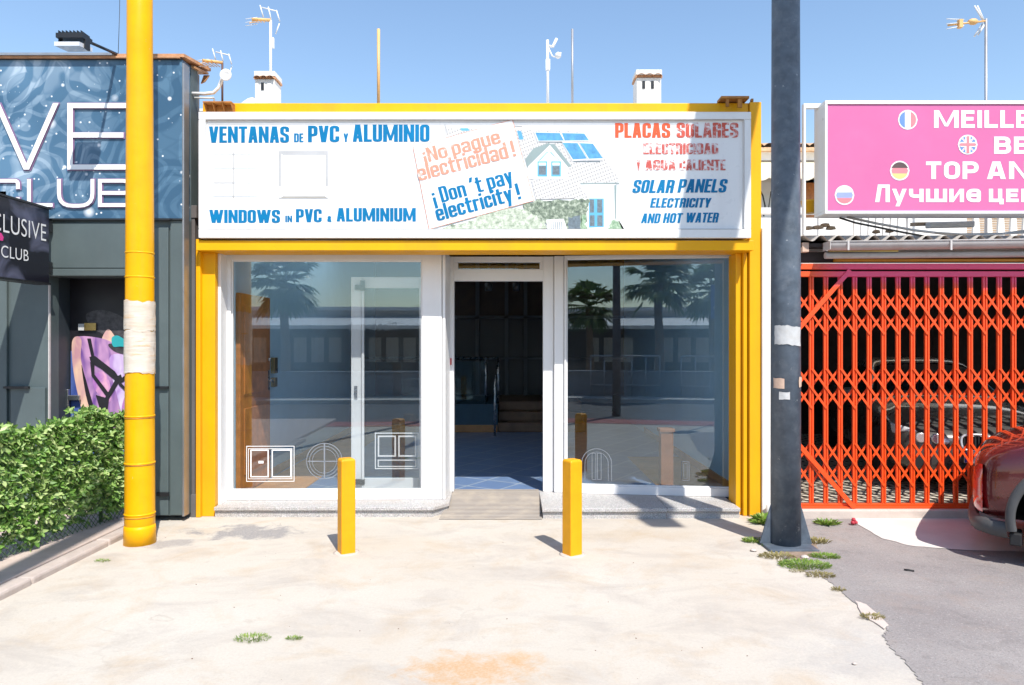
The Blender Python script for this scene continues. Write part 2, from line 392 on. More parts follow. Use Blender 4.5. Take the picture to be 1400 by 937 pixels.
def asphalt():
    m, t, b = newmat('worn_grey_asphalt'); P = geo(t)
    big = t.noise(P, 1.2, 5, 0.6); fine = t.noise(P, 120, 5, 0.75); g = t.noise(P, 34, 5, 0.7)
    c = t.mix(t.ramp(big, 0.35, 0.65), (0.255,0.23,0.225,1), (0.34,0.312,0.298,1))
    c = t.mix(t.math('MULTIPLY', t.ramp(fine, 0.4, 0.7), 0.45), c, (0.17,0.155,0.155,1))
    c = t.mix(t.math('MULTIPLY', t.ramp(t.noise(P, 75, 3, 0.8), 0.54, 0.66), 0.55), c, (0.13,0.12,0.12,1))
    c = t.mix(t.math('MULTIPLY', t.ramp(t.noise(t.mapping(P,(1,1,1),(5,3,0)), 90, 3, 0.8), 0.58, 0.68), 0.6), c, (0.52,0.49,0.46,1))
    c = t.mix(t.math('MULTIPLY', t.ramp(t.noise(P, 5.5, 7, 0.7, .5), 0.55, 0.66), 0.35), c, (0.15,0.135,0.13,1))
    c = t.mix(t.math('MULTIPLY', t.ramp(g, 0.55, 0.75), 0.3), c, (0.36,0.33,0.31,1))
    c = t.mix(t.math('MULTIPLY', t.ramp(t.noise(P, 2.6, 6, 0.7), 0.52, 0.7), 0.45), c, (0.31,0.25,0.215,1))
    t.link(c, b.inputs['Base Color']); b.inputs['Roughness'].default_value = 0.92
    t.bump(t.math('ADD', fine, g), 0.5, 0.012, b.inputs['Normal'])
    return m
M['asphalt'] = asphalt()
M['apron'] = mat('pale_cement_apron', (0.62, 0.59, 0.56), 0.9, var=0.06, dirt=0.2, dirtcol=(0.45,0.4,0.37), dscale=2, bump=0.25, bscale=90)
M['pavement'] = mat('pinkish_paving', (0.50, 0.41, 0.36), 0.9, var=0.1, dirt=0.4, dirtcol=(0.4,0.31,0.26), dscale=3, bump=0.3, bscale=70)
M['kerb'] = mat('kerb_stone', (0.46, 0.39, 0.35), 0.9, var=0.12, dirt=0.4, dirtcol=(0.36,0.28,0.24), dscale=4, bump=0.4, bscale=60)
M['kerb_pale'] = mat('kerb_pale_concrete', (0.55, 0.47, 0.42), 0.9, var=0.08, dirt=0.4, dirtcol=(0.4,0.34,0.3), dscale=4, bump=0.3, bscale=60)

def tiles(name, ca, cb, mortar, size, rough, rot=0, ms=0.012, offset=0.0):
    m, t, b = newmat(name); P = geo(t)
    mp = t.mapping(P, (1,1,0), (0.13,0.07,0), (0,0,rot))
    br = t.add('ShaderNodeTexBrick'); br.offset = offset; br.squash = 1
    br.inputs['Color1'].default_value = c4(ca); br.inputs['Color2'].default_value = c4(cb); br.inputs['Mortar'].default_value = c4(mortar)
    br.inputs['Scale'].default_value = 1; br.inputs['Mortar Size'].default_value = ms; br.inputs['Brick Width'].default_value = size[0]; br.inputs['Row Height'].default_value = size[1]
    t.link(mp, br.inputs['Vector'])
    c = t.mix(t.math('MULTIPLY', t.ramp(t.noise(P, 9, 5), 0.4, 0.7), 0.25), br.outputs['Color'], c4([x*0.6 for x in ca]))
    t.link(c, b.inputs['Base Color']); b.inputs['Roughness'].default_value = rough
    t.bump(br.outputs['Fac'], -0.4, 0.004, b.inputs['Normal'])
    return m
M['floor_blue'] = tiles('blue_floor_tiles', (0.14,0.22,0.40), (0.17,0.26,0.44), (0.38,0.45,0.53), (0.42,0.42), 0.28, radians(32))
M['cobble'] = tiles('pale_cobbles', (0.62,0.57,0.48), (0.52,0.46,0.37), (0.10,0.08,0.06), (0.2,0.1), 0.85, 0, 0.02, 0.5)

def glass(name, tint=(0.86,0.9,0.92), ior=1.5, dust=0.035):
    m = bpy.data.materials.new(name); m.use_nodes = True; t = NT(m); t.n.clear()
    out = t.add('ShaderNodeOutputMaterial'); tr = t.add('ShaderNodeBsdfTransparent'); tr.inputs[0].default_value = c4(tint)
    gl = t.add('ShaderNodeBsdfGlossy'); gl.inputs['Roughness'].default_value = 0.0; gl.inputs['Color'].default_value = (.80,.92,1,1)
    fr = t.add('ShaderNodeFresnel'); bf = t.add('ShaderNodeNewGeometry').outputs['Backfacing']      # same air-to-glass reflectance on both faces of the pane
    t.link(t.math('ADD', ior, t.math('MULTIPLY', bf, 1/ior-ior)), fr.inputs['IOR'])
    mx = t.add('ShaderNodeMixShader'); t.link(fr.outputs[0], mx.inputs[0]); t.link(tr.outputs[0], mx.inputs[1]); t.link(gl.outputs[0], mx.inputs[2])
    df = t.add('ShaderNodeBsdfDiffuse'); df.inputs['Color'].default_value = (0.55,0.55,0.55,1)
    P = geo(t)
    n = t.noise(t.mapping(P, (1,1,0.5)), 2.2, 7, 0.7)
    f = t.math('MULTIPLY', t.ramp(n, 0.3, 0.8), dust)
    m2 = t.add('ShaderNodeMixShader'); t.link(f, m2.inputs[0]); t.link(mx.outputs[0], m2.inputs[1]); t.link(df.outputs[0], m2.inputs[2])
    t.link(m2.outputs[0], out.inputs[0])
    return m
M['glass'] = glass('shop_glass', (0.93,0.95,0.96), ior=1.95, dust=0.012)
M['glass_door'] = glass('door_glass', ior=1.45, dust=0.02)
M['glass_rail'] = glass('railing_glass', (0.8,0.9,0.93), 1.45, 0.01)
def opal():
    m = bpy.data.materials.new('opal_fill_panel'); m.use_nodes = True; t = NT(m); t.n.clear()
    out = t.add('ShaderNodeOutputMaterial'); a = t.add('ShaderNodeBsdfTranslucent'); a.inputs['Color'].default_value = (.85,.87,.88,1); t.link(a.outputs[0], out.inputs[0]); return m
M['opal'] = opal()  # sheet of the roof panels added to brighten the shop
M['decal'] = mat('white_vinyl', (0.8,0.8,0.8), 0.6, var=0.02)
M['decal_faint'] = mat('worn_vinyl', (0.22,0.24,0.27), 0.7, var=0.1)

def leaf_mat(name, a, b_, c_, trans=0.25):
    m, t, b = newmat(name)
    g = t.add('ShaderNodeNewGeometry')
    r = t.add('ShaderNodeValToRGB'); e = r.color_ramp.elements
    e[0].position = 0; e[0].color = c4(a); e[1].position = 1; e[1].color = c4(c_)
    k = e.new(0.5); k.color = c4(b_)
    t.link(g.outputs['Random Per Island'], r.inputs[0]); t.link(r.outputs[0], b.inputs['Base Color'])
    b.inputs['Roughness'].default_value = 0.45
    tl = t.add('ShaderNodeBsdfTranslucent'); t.link(r.outputs[0], tl.inputs['Color'])
    mx = t.add('ShaderNodeMixShader'); mx.inputs[0].default_value = trans
    out = [n for n in t.n if n.type == 'OUTPUT_MATERIAL'][0]
    t.link(b.outputs[0], mx.inputs[1]); t.link(tl.outputs[0], mx.inputs[2]); t.link(mx.outputs[0], out.inputs[0])
    return m
M['leaf'] = leaf_mat('hedge_leaf', (0.05,0.12,0.02), (0.19,0.37,0.06), (0.50,0.60,0.25))
M['weed'] = leaf_mat('weed_leaf', (0.10,0.22,0.025), (0.22,0.36,0.05), (0.42,0.48,0.13))
M['weed_dry'] = leaf_mat('weed_dry', (0.2,0.17,0.06), (0.34,0.29,0.11), (0.46,0.40,0.2))
M['palm'] = leaf_mat('palm_leaf', (0.03,0.08,0.015), (0.08,0.17,0.03), (0.20,0.27,0.07))
M['mesh_green'] = mat('green_net', (0.05,0.11,0.04), 0.5)
M['flower_yellow'] = mat('flower_yellow', (0.8,0.5,0.01), 0.6)
M['flower_red'] = mat('flower_red', (0.45,0.03,0.05), 0.6)

def damask():
    m, t, b = newmat('damask_banner'); P = geo(t)
    mp = t.mapping(P, (1,0,1))
    nz = t.add('ShaderNodeTexNoise'); nz.inputs['Scale'].default_value = 1.6; nz.inputs['Detail'].default_value = 1.5; t.link(mp, nz.inputs['Vector'])
    sub = t.add('ShaderNodeVectorMath', operation='SCALE'); sub.inputs['Scale'].default_value = 0.75; t.link(nz.outputs['Color'], sub.inputs[0])
    ad = t.add('ShaderNodeVectorMath', operation='ADD'); t.link(mp, ad.inputs[0]); t.link(sub.outputs[0], ad.inputs[1])
    v = t.add('ShaderNodeTexVoronoi'); v.inputs['Scale'].default_value = 1.75; t.link(ad.outputs[0], v.inputs['Vector'])
    rings = t.math('SINE', t.math('MULTIPLY', v.outputs['Distance'], 34))
    wv = t.add('ShaderNodeTexWave', wave_type='RINGS', rings_direction='SPHERICAL'); wv.inputs['Scale'].default_value = 1.2; wv.inputs['Distortion'].default_value = 9; wv.inputs['Detail'].default_value = 1; wv.inputs['Detail Scale'].default_value = 1.6
    t.link(ad.outputs[0], wv.inputs['Vector'])
    pat = t.math('ADD', t.math('MULTIPLY', t.ramp(rings, 0.25, 0.6), 0.5), t.math('MULTIPLY', t.ramp(wv.outputs['Fac'], 0.45, 0.7), 0.5))
    v2 = t.add('ShaderNodeTexVoronoi', feature='DISTANCE_TO_EDGE'); v2.inputs['Scale'].default_value = 7; t.link(ad.outputs[0], v2.inputs['Vector'])
    pat = t.math('MULTIPLY', pat, t.ramp(v2.outputs['Distance'], 0.0, 0.10, (.55,.55,.55,1), (1,1,1,1)))
    sx = t.add('ShaderNodeSeparateXYZ'); t.link(P, sx.inputs[0])
    leftness = t.math('MULTIPLY', t.math('SUBTRACT', -3.7, sx.outputs['X']), 1.1, True)      # printed fade: pale at the left of the banner
    lf = t.math('MULTIPLY', leftness, t.ramp(t.noise(mp, 1.1, 2), 0.3, 0.6))
    dark = t.mix(lf, (0.035,0.095,0.17,1), (0.09,0.19,0.30,1)); light = t.mix(lf, (0.085,0.175,0.27,1), (0.38,0.48,0.58,1))
    c = t.mix(pat, dark, light)
    def spark(scale, r0, r1, thr, k):
        nonlocal c
        vv = t.add('ShaderNodeTexVoronoi'); vv.inputs['Scale'].default_value = scale; vv.inputs['Randomness'].default_value = 1; t.link(mp, vv.inputs['Vector'])
        sp = t.add('ShaderNodeSeparateColor'); t.link(vv.outputs['Color'], sp.inputs[0])
        on = t.math('GREATER_THAN', sp.outputs[0], thr)
        d = t.math('DIVIDE', vv.outputs['Distance'], t.math('ADD', 0.35, sp.outputs[1]))
        f = t.math('MULTIPLY', t.math('MULTIPLY', t.ramp(d, r0, r1, (1,1,1,1), (0,0,0,1)), on), k)
        c = t.mix(f, c, (0.85,0.88,0.92,1))
    spark(17, 0.07, 0.14, 0.4, 0.9); spark(9, 0.05, 0.16, 0.45, 0.95); spark(4.6, 0.02, 0.21, 0.5, 0.9)
    t.link(c, b.inputs['Base Color']); b.inputs['Roughness'].default_value = 0.35
    return m
M['damask'] = damask()

# ------------------------------------------------------------------ lettering
m_ = 0.70
G = {
 'A': [('d',(0.02,0),(.40,1)),('d',(.98,0),(.60,1)),('p',[(.22,.24),(.78,.24)],0)],
 'B': [('p',[(0,0),(1,0,1),(1,.52,1),(0,.52)],1),('p',[(0,.52),(.94,.52,1),(.94,1,1),(0,1)],1)],
 'C': [('p',[(1,.76),(1,1,1),(0,1,1),(0,0,1),(1,0,1),(1,.24)],0)],
 'D': [('p',[(0,0),(1,0,1),(1,1,1),(0,1)],1)],
 'E': [('p',[(.95,1),(0,1),(0,0),(1,0)],0),('p',[(0,.52),(.85,.52)],0)],
 'F': [('p',[(1,1),(0,1),(0,0)],0),('p',[(0,.5),(.85,.5)],0)],
 'G': [('p',[(1,.78),(1,1,1),(0,1,1),(0,0,1),(1,0,1),(1,.42),(.65,.42)],0)],
 'H': [('p',[(0,0),(0,1)],0),('p',[(1,0),(1,1)],0),('p',[(0,.5),(1,.5)],0)],
 'I': [('p',[(0,0),(0,1)],0)],
 'K': [('p',[(0,0),(0,1)],0),('d',(.1,.45),(1,1)),('d',(.4,.55),(1,0))],
 'L': [('p',[(0,1),(0,0),(1,0)],0)],
 'M': [('p',[(0,0),(0,1)],0),('p',[(1,0),(1,1)],0),('d',(.06,1),(.5,.1)),('d',(.94,1),(.5,.1))],
 'N': [('p',[(0,0),(0,1)],0),('p',[(1,0),(1,1)],0),('d',(.05,1),(.95,0))],
 'O': [('p',[(0,0,1),(1,0,1),(1,1,1),(0,1,1)],1)],
 'P': [('p',[(0,0),(0,1)],0),('p',[(0,.42),(1,.42,1),(1,1,1),(0,1)],1)],
 'Q': [('p',[(0,0,1),(1,0,1),(1,1,1),(0,1,1)],1),('d',(.6,.2),(1,-.1))],
 'R': [('p',[(0,0),(0,1)],0),('p',[(0,.48),(1,.48,1),(1,1,1),(0,1)],1),('p',[(.4,.48),(.98,.48,1),(.98,0)],0)],
 'S': [('p',[(1,.78),(1,1,1),(0,1,1),(0,.57,1),(1,.43,1),(1,0,1),(0,0,1),(0,.22)],0)],
 'T': [('p',[(0,1),(1,1)],0),('p',[(.5,0),(.5,1)],0)],
 'U': [('p',[(0,1),(0,0,1),(1,0,1),(1,1)],0)],
 'V': [('d',(0,1),(.42,0)),('d',(1,1),(.58,0))],
 'W': [('d',(0,1),(.24,0)),('d',(.5,1),(.27,0)),('d',(.5,1),(.73,0)),('d',(1,1),(.76,0))],
 'X': [('d',(0,0),(1,1)),('d',(0,1),(1,0))],
 'Y': [('d',(0,1),(.48,.42)),('d',(1,1),(.52,.42)),('p',[(.5,0),(.5,.42)],0)],
 'a': [('p',[(0,.60),(0,m_,1),(1,m_,1),(1,0)],0),('p',[(1,.34),(0,.34,1),(0,0,1),(1,0)],1)],
 'c': [('p',[(1,.52),(1,m_,1),(0,m_,1),(0,0,1),(1,0,1),(1,.16)],0)],
 'd': [('p',[(1,0),(0,0,1),(0,m_,1),(1,m_)],1),('p',[(1,0),(1,1)],0)],
 'e': [('p',[(1,.12),(1,0,1),(0,0,1),(0,m_,1),(1,m_,1),(1,.36),(0,.36)],0)],
 'g': [('p',[(1,0),(0,0,1),(0,m_,1),(1,m_)],1),('p',[(1,m_),(1,-.28,1),(0,-.28,1),(0,-.2)],0)],
 'i': [('p',[(0,0),(0,m_)],0),('p',[(0,.96),(0,1)],0)],
 'l': [('p',[(0,0),(0,1)],0)],
 'n': [('p',[(0,0),(0,m_)],0),('p',[(0,m_),(1,m_,1),(1,0)],0)],
 'o': [('p',[(0,0,1),(1,0,1),(1,m_,1),(0,m_,1)],1)],
 'p': [('p',[(0,0),(1,0,1),(1,m_,1),(0,m_)],1),('p',[(0,-.28),(0,m_)],0)],
 'r': [('p',[(0,0),(0,m_)],0),('p',[(0,m_-.03),(1,m_-.03)],0)],
 's': [('p',[(1,.5),(1,m_,1),(0,m_,1),(0,.38,1),(1,.32,1),(1,0,1),(0,0,1),(0,.2)],0)],
 't': [('p',[(.3,.95),(.3,0,1),(1,0)],0),('p',[(0,m_),(1,m_)],0)],
 'u': [('p',[(0,m_),(0,0,1),(1,0)],0),('p',[(1,0),(1,m_)],0)],
 'y': [('d',(0,m_),(.5,0)),('d',(1,m_),(.32,-.3))],
 '!': [('p',[(0,.32),(0,1)],0),('p',[(0,0),(0,.04)],0)],
 '¡': [('p',[(0,-.28),(0,.38)],0),('p',[(0,m_-.04),(0,m_)],0)],
 '´': [('d',(0,.85),(.9,1.05))],
 '&': [('p',[(.1,.55,1),(.1,1,1),(.75,1,1),(.75,.55,1)],1),('p',[(0,0,1),(0,.5,1),(.75,.5,1),(.75,0,1)],1),('d',(.6,.4),(1,0))],
 'Л': [('p',[(1,0),(1,1),(.25,1)],0),('d',(.0,0),(.27,1))],
 'ч': [('p',[(0,m_),(0,.3,1),(1,.3)],0),('p',[(1,0),(1,m_)],0)],
 'ш': [('p',[(0,m_),(0,0),(1,0),(1,m_)],0),('p',[(.5,0),(.5,m_)],0)],
 'и': [('p',[(0,0),(0,m_)],0),('p',[(1,0),(1,m_)],0),('d',(.05,0),(.95,m_))],
 'Е': [('p',[(.95,m_),(0,m_),(0,0),(1,0)],0),('p',[(0,.36),(.85,.36)],0)],
 'Ц': [('p',[(0,m_),(0,0),(1,0)],0),('p',[(.88,0),(.88,m_)],0),('p',[(1.02,0),(1.02,-.16)],0)],
 'Н': [('p',[(0,0),(0,m_)],0),('p',[(1,0),(1,m_)],0),('p',[(0,.36),(1,.36)],0)],
}
G['у'] = G['y']; G['е'] = G['e']
GW = {'M':1.55,'N':1.12,'W':1.7,'I':0,'i':0,'l':0,'!':0,'¡':0,'r':.78,'t':.85,'E':.86,'F':.84,'L':.84,'´':.6,'ш':1.45,'T':.95,'Е':.86,'A':1.08,'V':1.05,'Y':1.02,'c':.95,'B':1.02}

def ribbon(pts, closed, tx, ty, rad):
    """pts: (x, y, round?) centre line -> list of quads; horizontal strokes are ty thick, vertical ones tx"""
    k = tx / ty
    P = [(Vector((p[0], p[1]*k)), len(p) > 2 and p[2]) for p in pts]
    n = len(P); out = []
    for i, (p, r) in enumerate(P):
        if r and (closed or 0 < i < n-1):
            a, b = P[i-1][0], P[(i+1) % n][0]
            da, db = (a-p), (b-p)
            rr = min(rad, da.length*0.499, db.length*0.499)
            if rr > 1e-6:
                A = p + da.normalized()*rr; B = p + db.normalized()*rr
                for q in range(6):
                    u = q/5
                    out.append(A*(1-u)**2 + p*2*u*(1-u) + B*u*u)
                continue
        out.append(p)
    pts2 = [out[0]]
    for q in out[1:]:
        if (q - pts2[-1]).length > 1e-6: pts2.append(q)
    if closed and (pts2[0]-pts2[-1]).length < 1e-6: pts2.pop()
    h = tx/2; n = len(pts2)
    if not closed:
        d0 = (pts2[0]-pts2[1]).normalized(); d1 = (pts2[-1]-pts2[-2]).normalized()
        pts2[0] = pts2[0] + d0*h; pts2[-1] = pts2[-1] + d1*h
    L, R = [], []
    for i in range(n):
        if closed or 0 < i < n-1:
            t0 = (pts2[i]-pts2[i-1]).normalized(); t1 = (pts2[(i+1) % n]-pts2[i]).normalized()
        elif i == 0: t0 = t1 = (pts2[1]-pts2[0]).normalized()
        else: t0 = t1 = (pts2[-1]-pts2[-2]).normalized()
        n0 = Vector((-t0.y, t0.x)); n1 = Vector((-t1.y, t1.x))
        mm = n0+n1
        if mm.length < 1e-5: mm = n0
        mm.normalize(); s = h / max(0.35, mm.dot(n0))
        L.append(pts2[i]+mm*s); R.append(pts2[i]-mm*s)
    f = lambda v: (v.x, v.y/k)
    quads = []
    rng = range(n) if closed else range(n-1)
    for i in rng:
        j = (i+1) % n
        quads.append([f(L[i]), f(L[j]), f(R[j]), f(R[i])])
    return quads

def word(mb, text, place, x0, x1, y0, H, f=0.36, ry=0.8, shear=0.0, gap=0.13, d0=0.0, space=0.55, ty_abs=None):
    """block letters between x0 and x1 on baseline y0, cap height H; place(x, y, depth) -> world"""
    tot = 0
    for i, ch in enumerate(text):
        tot += space if ch == ' ' else (GW.get(ch, 1) or f)
        if i < len(text)-1: tot += gap
    U = (x1-x0)/tot; tx = f*U; ty = min(tx*ry, H*0.21) if ty_abs is None else ty_abs
    x = x0; qn = 0
    for ci, ch in enumerate(text):
        qn = 0
        wd = U*(space if ch == ' ' else (GW.get(ch, 1) or f))
        if ch in G:
            iw = max(wd-tx, 0); ih = H-ty
            X = lambda a: x + tx/2 + a*iw
            Y = lambda b: y0 + ty/2 + b*ih
            for k, st in enumerate(G[ch]):
                if st[0] == 'p':
                    pts = [(X(p[0]), Y(p[1])) + tuple(p[2:]) for p in st[1]]
                    qs = ribbon(pts, st[2], tx, ty, max(iw*0.5, tx*0.2))
                else:
                    (ax, ay), (bx, by) = st[1], st[2]
                    if ay > by: ax, ay, bx, by = bx, by, ax, ay
                    a = (X(ax), Y(ay)-ty/2); c = (X(bx), Y(by)+ty/2); hh = tx/2 if ch not in 'MNи' else tx*.36
                    qs = [[(a[0]-hh,a[1]),(a[0]+hh,a[1]),(c[0]+hh,c[1]),(c[0]-hh,c[1])]]
                for q in qs:
                    qn += 1
                    mb.face([place(px + (py-y0)*shear, py, d0 + 0.00004*qn) for px, py in q])
        x += wd + gap*U

def plane_place(o, u, v, n):
    o, u, v, n = Vector(o), Vector(u).normalized(), Vector(v).normalized(), Vector(n).normalized()
    return lambda a, b, d: o + u*a + v*b + n*d
def px_place(D):
    """place() on a facade plane at depth D facing the street, fed with metres (X, Z)"""
    return lambda a, b, d: Vector((a, D-d, b))
def pxword(mb, text, xl, xr, yt, yb, D, **k):
    word(mb, text, px_place(D), WX(xl, D), WX(xr, D), WZ(yb, D), (yb-yt)/1000*D, **k)

def font_word(text, xl, xr, yt, yb, mapfn, offset=-0.012, mats=None, extrude=0.0):
    """Blender's own light sans; returns an MB with the outline mapped through mapfn(x, y, depth)"""
    c = bpy.data.curves.new('lettering', 'FONT'); c.body = text; c.size = 1; c.fill_mode = 'FRONT' if extrude == 0 else 'BOTH'
    c.offset = offset; c.extrude = extrude; c.space_character = 1.04
    o = bpy.data.objects.new('lettering', c); COL.objects.link(o)
    dg = bpy.context.evaluated_depsgraph_get(); dg.update()
    me = bpy.data.meshes.new_from_object(o.evaluated_get(dg))
    bpy.data.objects.remove(o); bpy.data.curves.remove(c)
    xs = [v.co.x for v in me.vertices]; ys = [v.co.y for v in me.vertices]
    ax, bx = min(xs), max(xs); ay, by = 0.0, max(ys)
    mb = MB(); mb.bm.from_mesh(me); bpy.data.meshes.remove(me)
    for v in mb.bm.verts:
        a = xl + (v.co.x-ax)/(bx-ax)*(xr-xl); b = yb + (v.co.y-ay)/(by-ay)*(yt-yb)
        v.co = mapfn(a, b, v.co.z)
    return mb

# ================================================================== SETTING
def sheet(name, pts, z, m, kind='structure'):
    mb = MB(); mb.face([(p[0], p[1], z) for p in pts]); o = mb.build(name, m, keep_origin=True)
    tag(o, kind=kind); return o
def wobble(pts, amp, n=8, seed=1):
    rnd = random.Random(seed); out = []
    for i in range(len(pts)-1):
        a, b = Vector(pts[i]), Vector(pts[i+1])
        d = (b-a); nn = Vector((-d.y, d.x)).normalized()
        for k in range(n):
            out.append(a + d*(k/n) + nn*rnd.uniform(-amp, amp))
    out.append(Vector(pts[-1])); return out

sheet('ground', [(-400,-400),(400,-400),(400,400),(-400,400)], 0.0, M['concrete'])
def gp(x, y):
    D = 1000*CAM_H/(y-468.5); return ((x-700)/1000*D, D)
# grey asphalt to the right, with a ragged edge against the bleached concrete
edge = wobble([gp(1046,728), gp(1075,772), gp(1128,792), gp(1172,828), gp(1214,862), gp(1206,872), gp(1236,905), gp(1262,937), (2.0,2.9), (1.9,1.2)], 0.013, 16, 3)
sheet('asphalt', [(p[0],p[1]) for p in edge] + [(14,1.2),(14,7.06),(2.66,7.06),(2.55,6.8)], 0.004, M['asphalt'])
ap = wobble([gp(1172,718), gp(1200,735), gp(1240,747), gp(1300,752), gp(1400,756), (6.5,5.75)], 0.015, 5, 5)
sheet('pale_apron', [(p[0],p[1]) for p in ap] + [(9,5.75),(9,7.05),(3.3,7.05)], 0.008, M['apron'])
# pavement strip under the hedge, with its kerb
mb = MB(); mb.box(-12, -3.50, -1.0, 7.0, -0.1, 0.055); tag(mb.build('pavement', M['pavement'], bevel=0.008, keep_origin=True), kind='structure')
mb = MB()
y = 2.2; rnd = random.Random(2)
while y < 6.7:
    L = 0.98; mb.box(-3.496, -3.37+rnd.uniform(-.006,.006), y, min(y+L-0.008, 6.85), -0.1, 0.05+rnd.uniform(-.004,.004)); y += L
tag(mb.build('kerb', M['kerb'], bevel=0.018, keep_origin=True), kind='structure')
# street behind the viewer
sheet('road', [(-60,-5.2),(60,-5.2),(60,-0.8),(-60,-0.8)], 0.005, M['road'])
sheet('cycle_lane', [(-60,-0.78),(60,-0.78),(60,0.1),(-60,0.1)], 0.006, M['lane_red'])
mb = MB(); mb.box(-60,60,-9.6,-5.3,-0.1,0.12); tag(mb.build('far_pavement', M['render_pale'], bevel=0.02, keep_origin=True), kind='structure')

# garage floor and its kerb
mb = MB(); mb.box(2.72, 12, 7.20, 13, -0.05, 0.075); tag(mb.build('garage_floor', M['cobble'], keep_origin=True), kind='structure')
mb = MB(); mb.box(2.70, 12, 7.04, 7.196, -0.05, 0.088); tag(mb.build('garage_kerb', M['kerb_pale'], bevel=0.015, keep_origin=True), kind='structure')

# ================================================================== SHOP
shop = empty('shop_building', (-0.4, 7.3, 0), 'low shop with yellow painted front and white aluminium windows', 'shop')
DP = 7.15
def part(name, mats, parent, fn, bevel=0, **k):
    mb = MB(); fn(mb); return mb.build(name, mats, parent, bevel, **k)
ZT = WZ(141, DP)
part('pilaster', M['yellow'], shop, lambda b: (b.box(WX(276,DP), WX(294,DP), DP, DP+0.07, 0, WZ(345,DP)), b.box(WX(276,DP), WX(293,DP), DP+.0705, DP+0.28, 0, WZ(345,DP)-.002), b.box(WX(270.5,DP), WX(277,DP)-.002, DP-0.05, DP+0.24, 0.0, WZ(328,DP))), 0.006)
part('pilaster', M['yellow'], shop, lambda b: (b.box(WX(1024,DP), WX(1040,DP), DP-0.02, DP+0.4, 0, ZT+.005), b.box(WX(1017,DP), WX(1022.5,DP), DP+0.015, DP+0.3, 0, WZ(345,DP)), b.box(WX(1008.5,DP), WX(1017,DP)-.002, DP+0.06, DP+0.3, 0, WZ(345,DP)-.002)), 0.006)
part('lintel', M['yellow'], shop, lambda b: (b.box(WX(277,DP), WX(1023.5,DP), DP+0.002, DP+0.2, WZ(344.5,DP), WZ(342.5,7.0)-.002), b.box(WX(277,DP), WX(1023.5,DP), 7.0, DP+0.18, WZ(342.5,7.0), WZ(329,7.0))), 0.005)
part('fascia', M['yellow'], shop, lambda b: b.box(WX(277,DP), WX(1023.5,DP), DP, DP+0.22, WZ(323.5,DP), ZT), 0.006)
RX0, RX1 = WX(282,DP), WX(1036,DP)
def slab(b, z0, z1, xa, xb, ya, yb):
    for (p, q, r_, t_) in ((xa,-2.75,ya,yb),(-2.75,-1.55,ya,8.0),(-2.75,-1.55,11.6,yb),(-1.55,1.65,ya,yb),(1.65,2.25,ya,8.0),(1.65,2.25,9.8,yb),(2.25,xb,ya,yb)): b.box(p, q, r_, t_, z0, z1)
part('roof', M['wall_white'], shop, lambda b: slab(b, 3.62, 3.7, RX0, RX1, DP+.225, 17.2))
for xa, xb, yb in ((-2.75,-1.55,11.6),(1.65,2.25,9.8)): part('fill_light_panel', M['opal'], shop, lambda b: b.box(xa-.03, xb+.03, 7.97, yb+.03, 3.705, 3.72))  # unseen opal panels, added to let daylight brighten the shop inside

# windows -------------------------------------------------
STEP = 0.105
ZH = 2.62
def frame_axes(A, B):
    A = Vector((A[0], A[1], 0)); B = Vector((B[0], B[1], 0)); u = (B-A); L = u.length; u.normalize()
    n = Vector((u.y, -u.x, 0))               # towards the street
    if n.y > 0: n = -n
    return A, u, Vector((0,0,1)), n, L
def window(name, A, B, z0, z1, l, r, t, b):
    o, u, v, n, L = frame_axes(A, B)
    H = z1-z0; o = o + v*z0
    mb = MB()
    mb.obox(o,u,v,n, 0, l, 0, H, -.06, .012); mb.obox(o,u,v,n, L-r, L, 0, H, -.06, .012)
    mb.obox(o,u,v,n, l+.0005, L-r-.0005, 0, b, -.06, .010); mb.obox(o,u,v,n, l+.0005, L-r-.0005, H-t, H, -.06, .010)
    # glazing bead
    g = 0.014
    mb.obox(o,u,v,n, l+.0006, l+g, b+.0005, H-t-.0005, -.05, -.006); mb.obox(o,u,v,n, L-r-g, L-r-.0006, b+.0005, H-t-.0005, -.05, -.006)
    mb.obox(o,u,v,n, l+g, L-r-g, b+.0005, b+g, -.05, -.006); mb.obox(o,u,v,n, l+g, L-r-g, H-t-g, H-t-.0005, -.05, -.006)
    fr = mb.build(name, M['alu'], shop, 0.004)
    mb = MB(); mb.obox(o,u,v,n, l+g*.5, L-r-g*.5, b+g*.5, H-t-g*.5, -.032, -.024); mb.build('pane', M['glass'], fr)
    return fr, (o, u, v, n, L)
LW_A, LW_B = (WX(304.5,7.40), 7.40), (WX(604,7.44), 7.44)
lw, LF = window('window', LW_A, LW_B, STEP, ZH, .085, .20, .085, .095)
RW_A, RW_B = (WX(771.5,7.75), 7.75), (WX(1008,7.55), 7.55)
rw, RF = window('window', RW_A, RW_B, STEP, ZH, .02, .045, .03, .085)
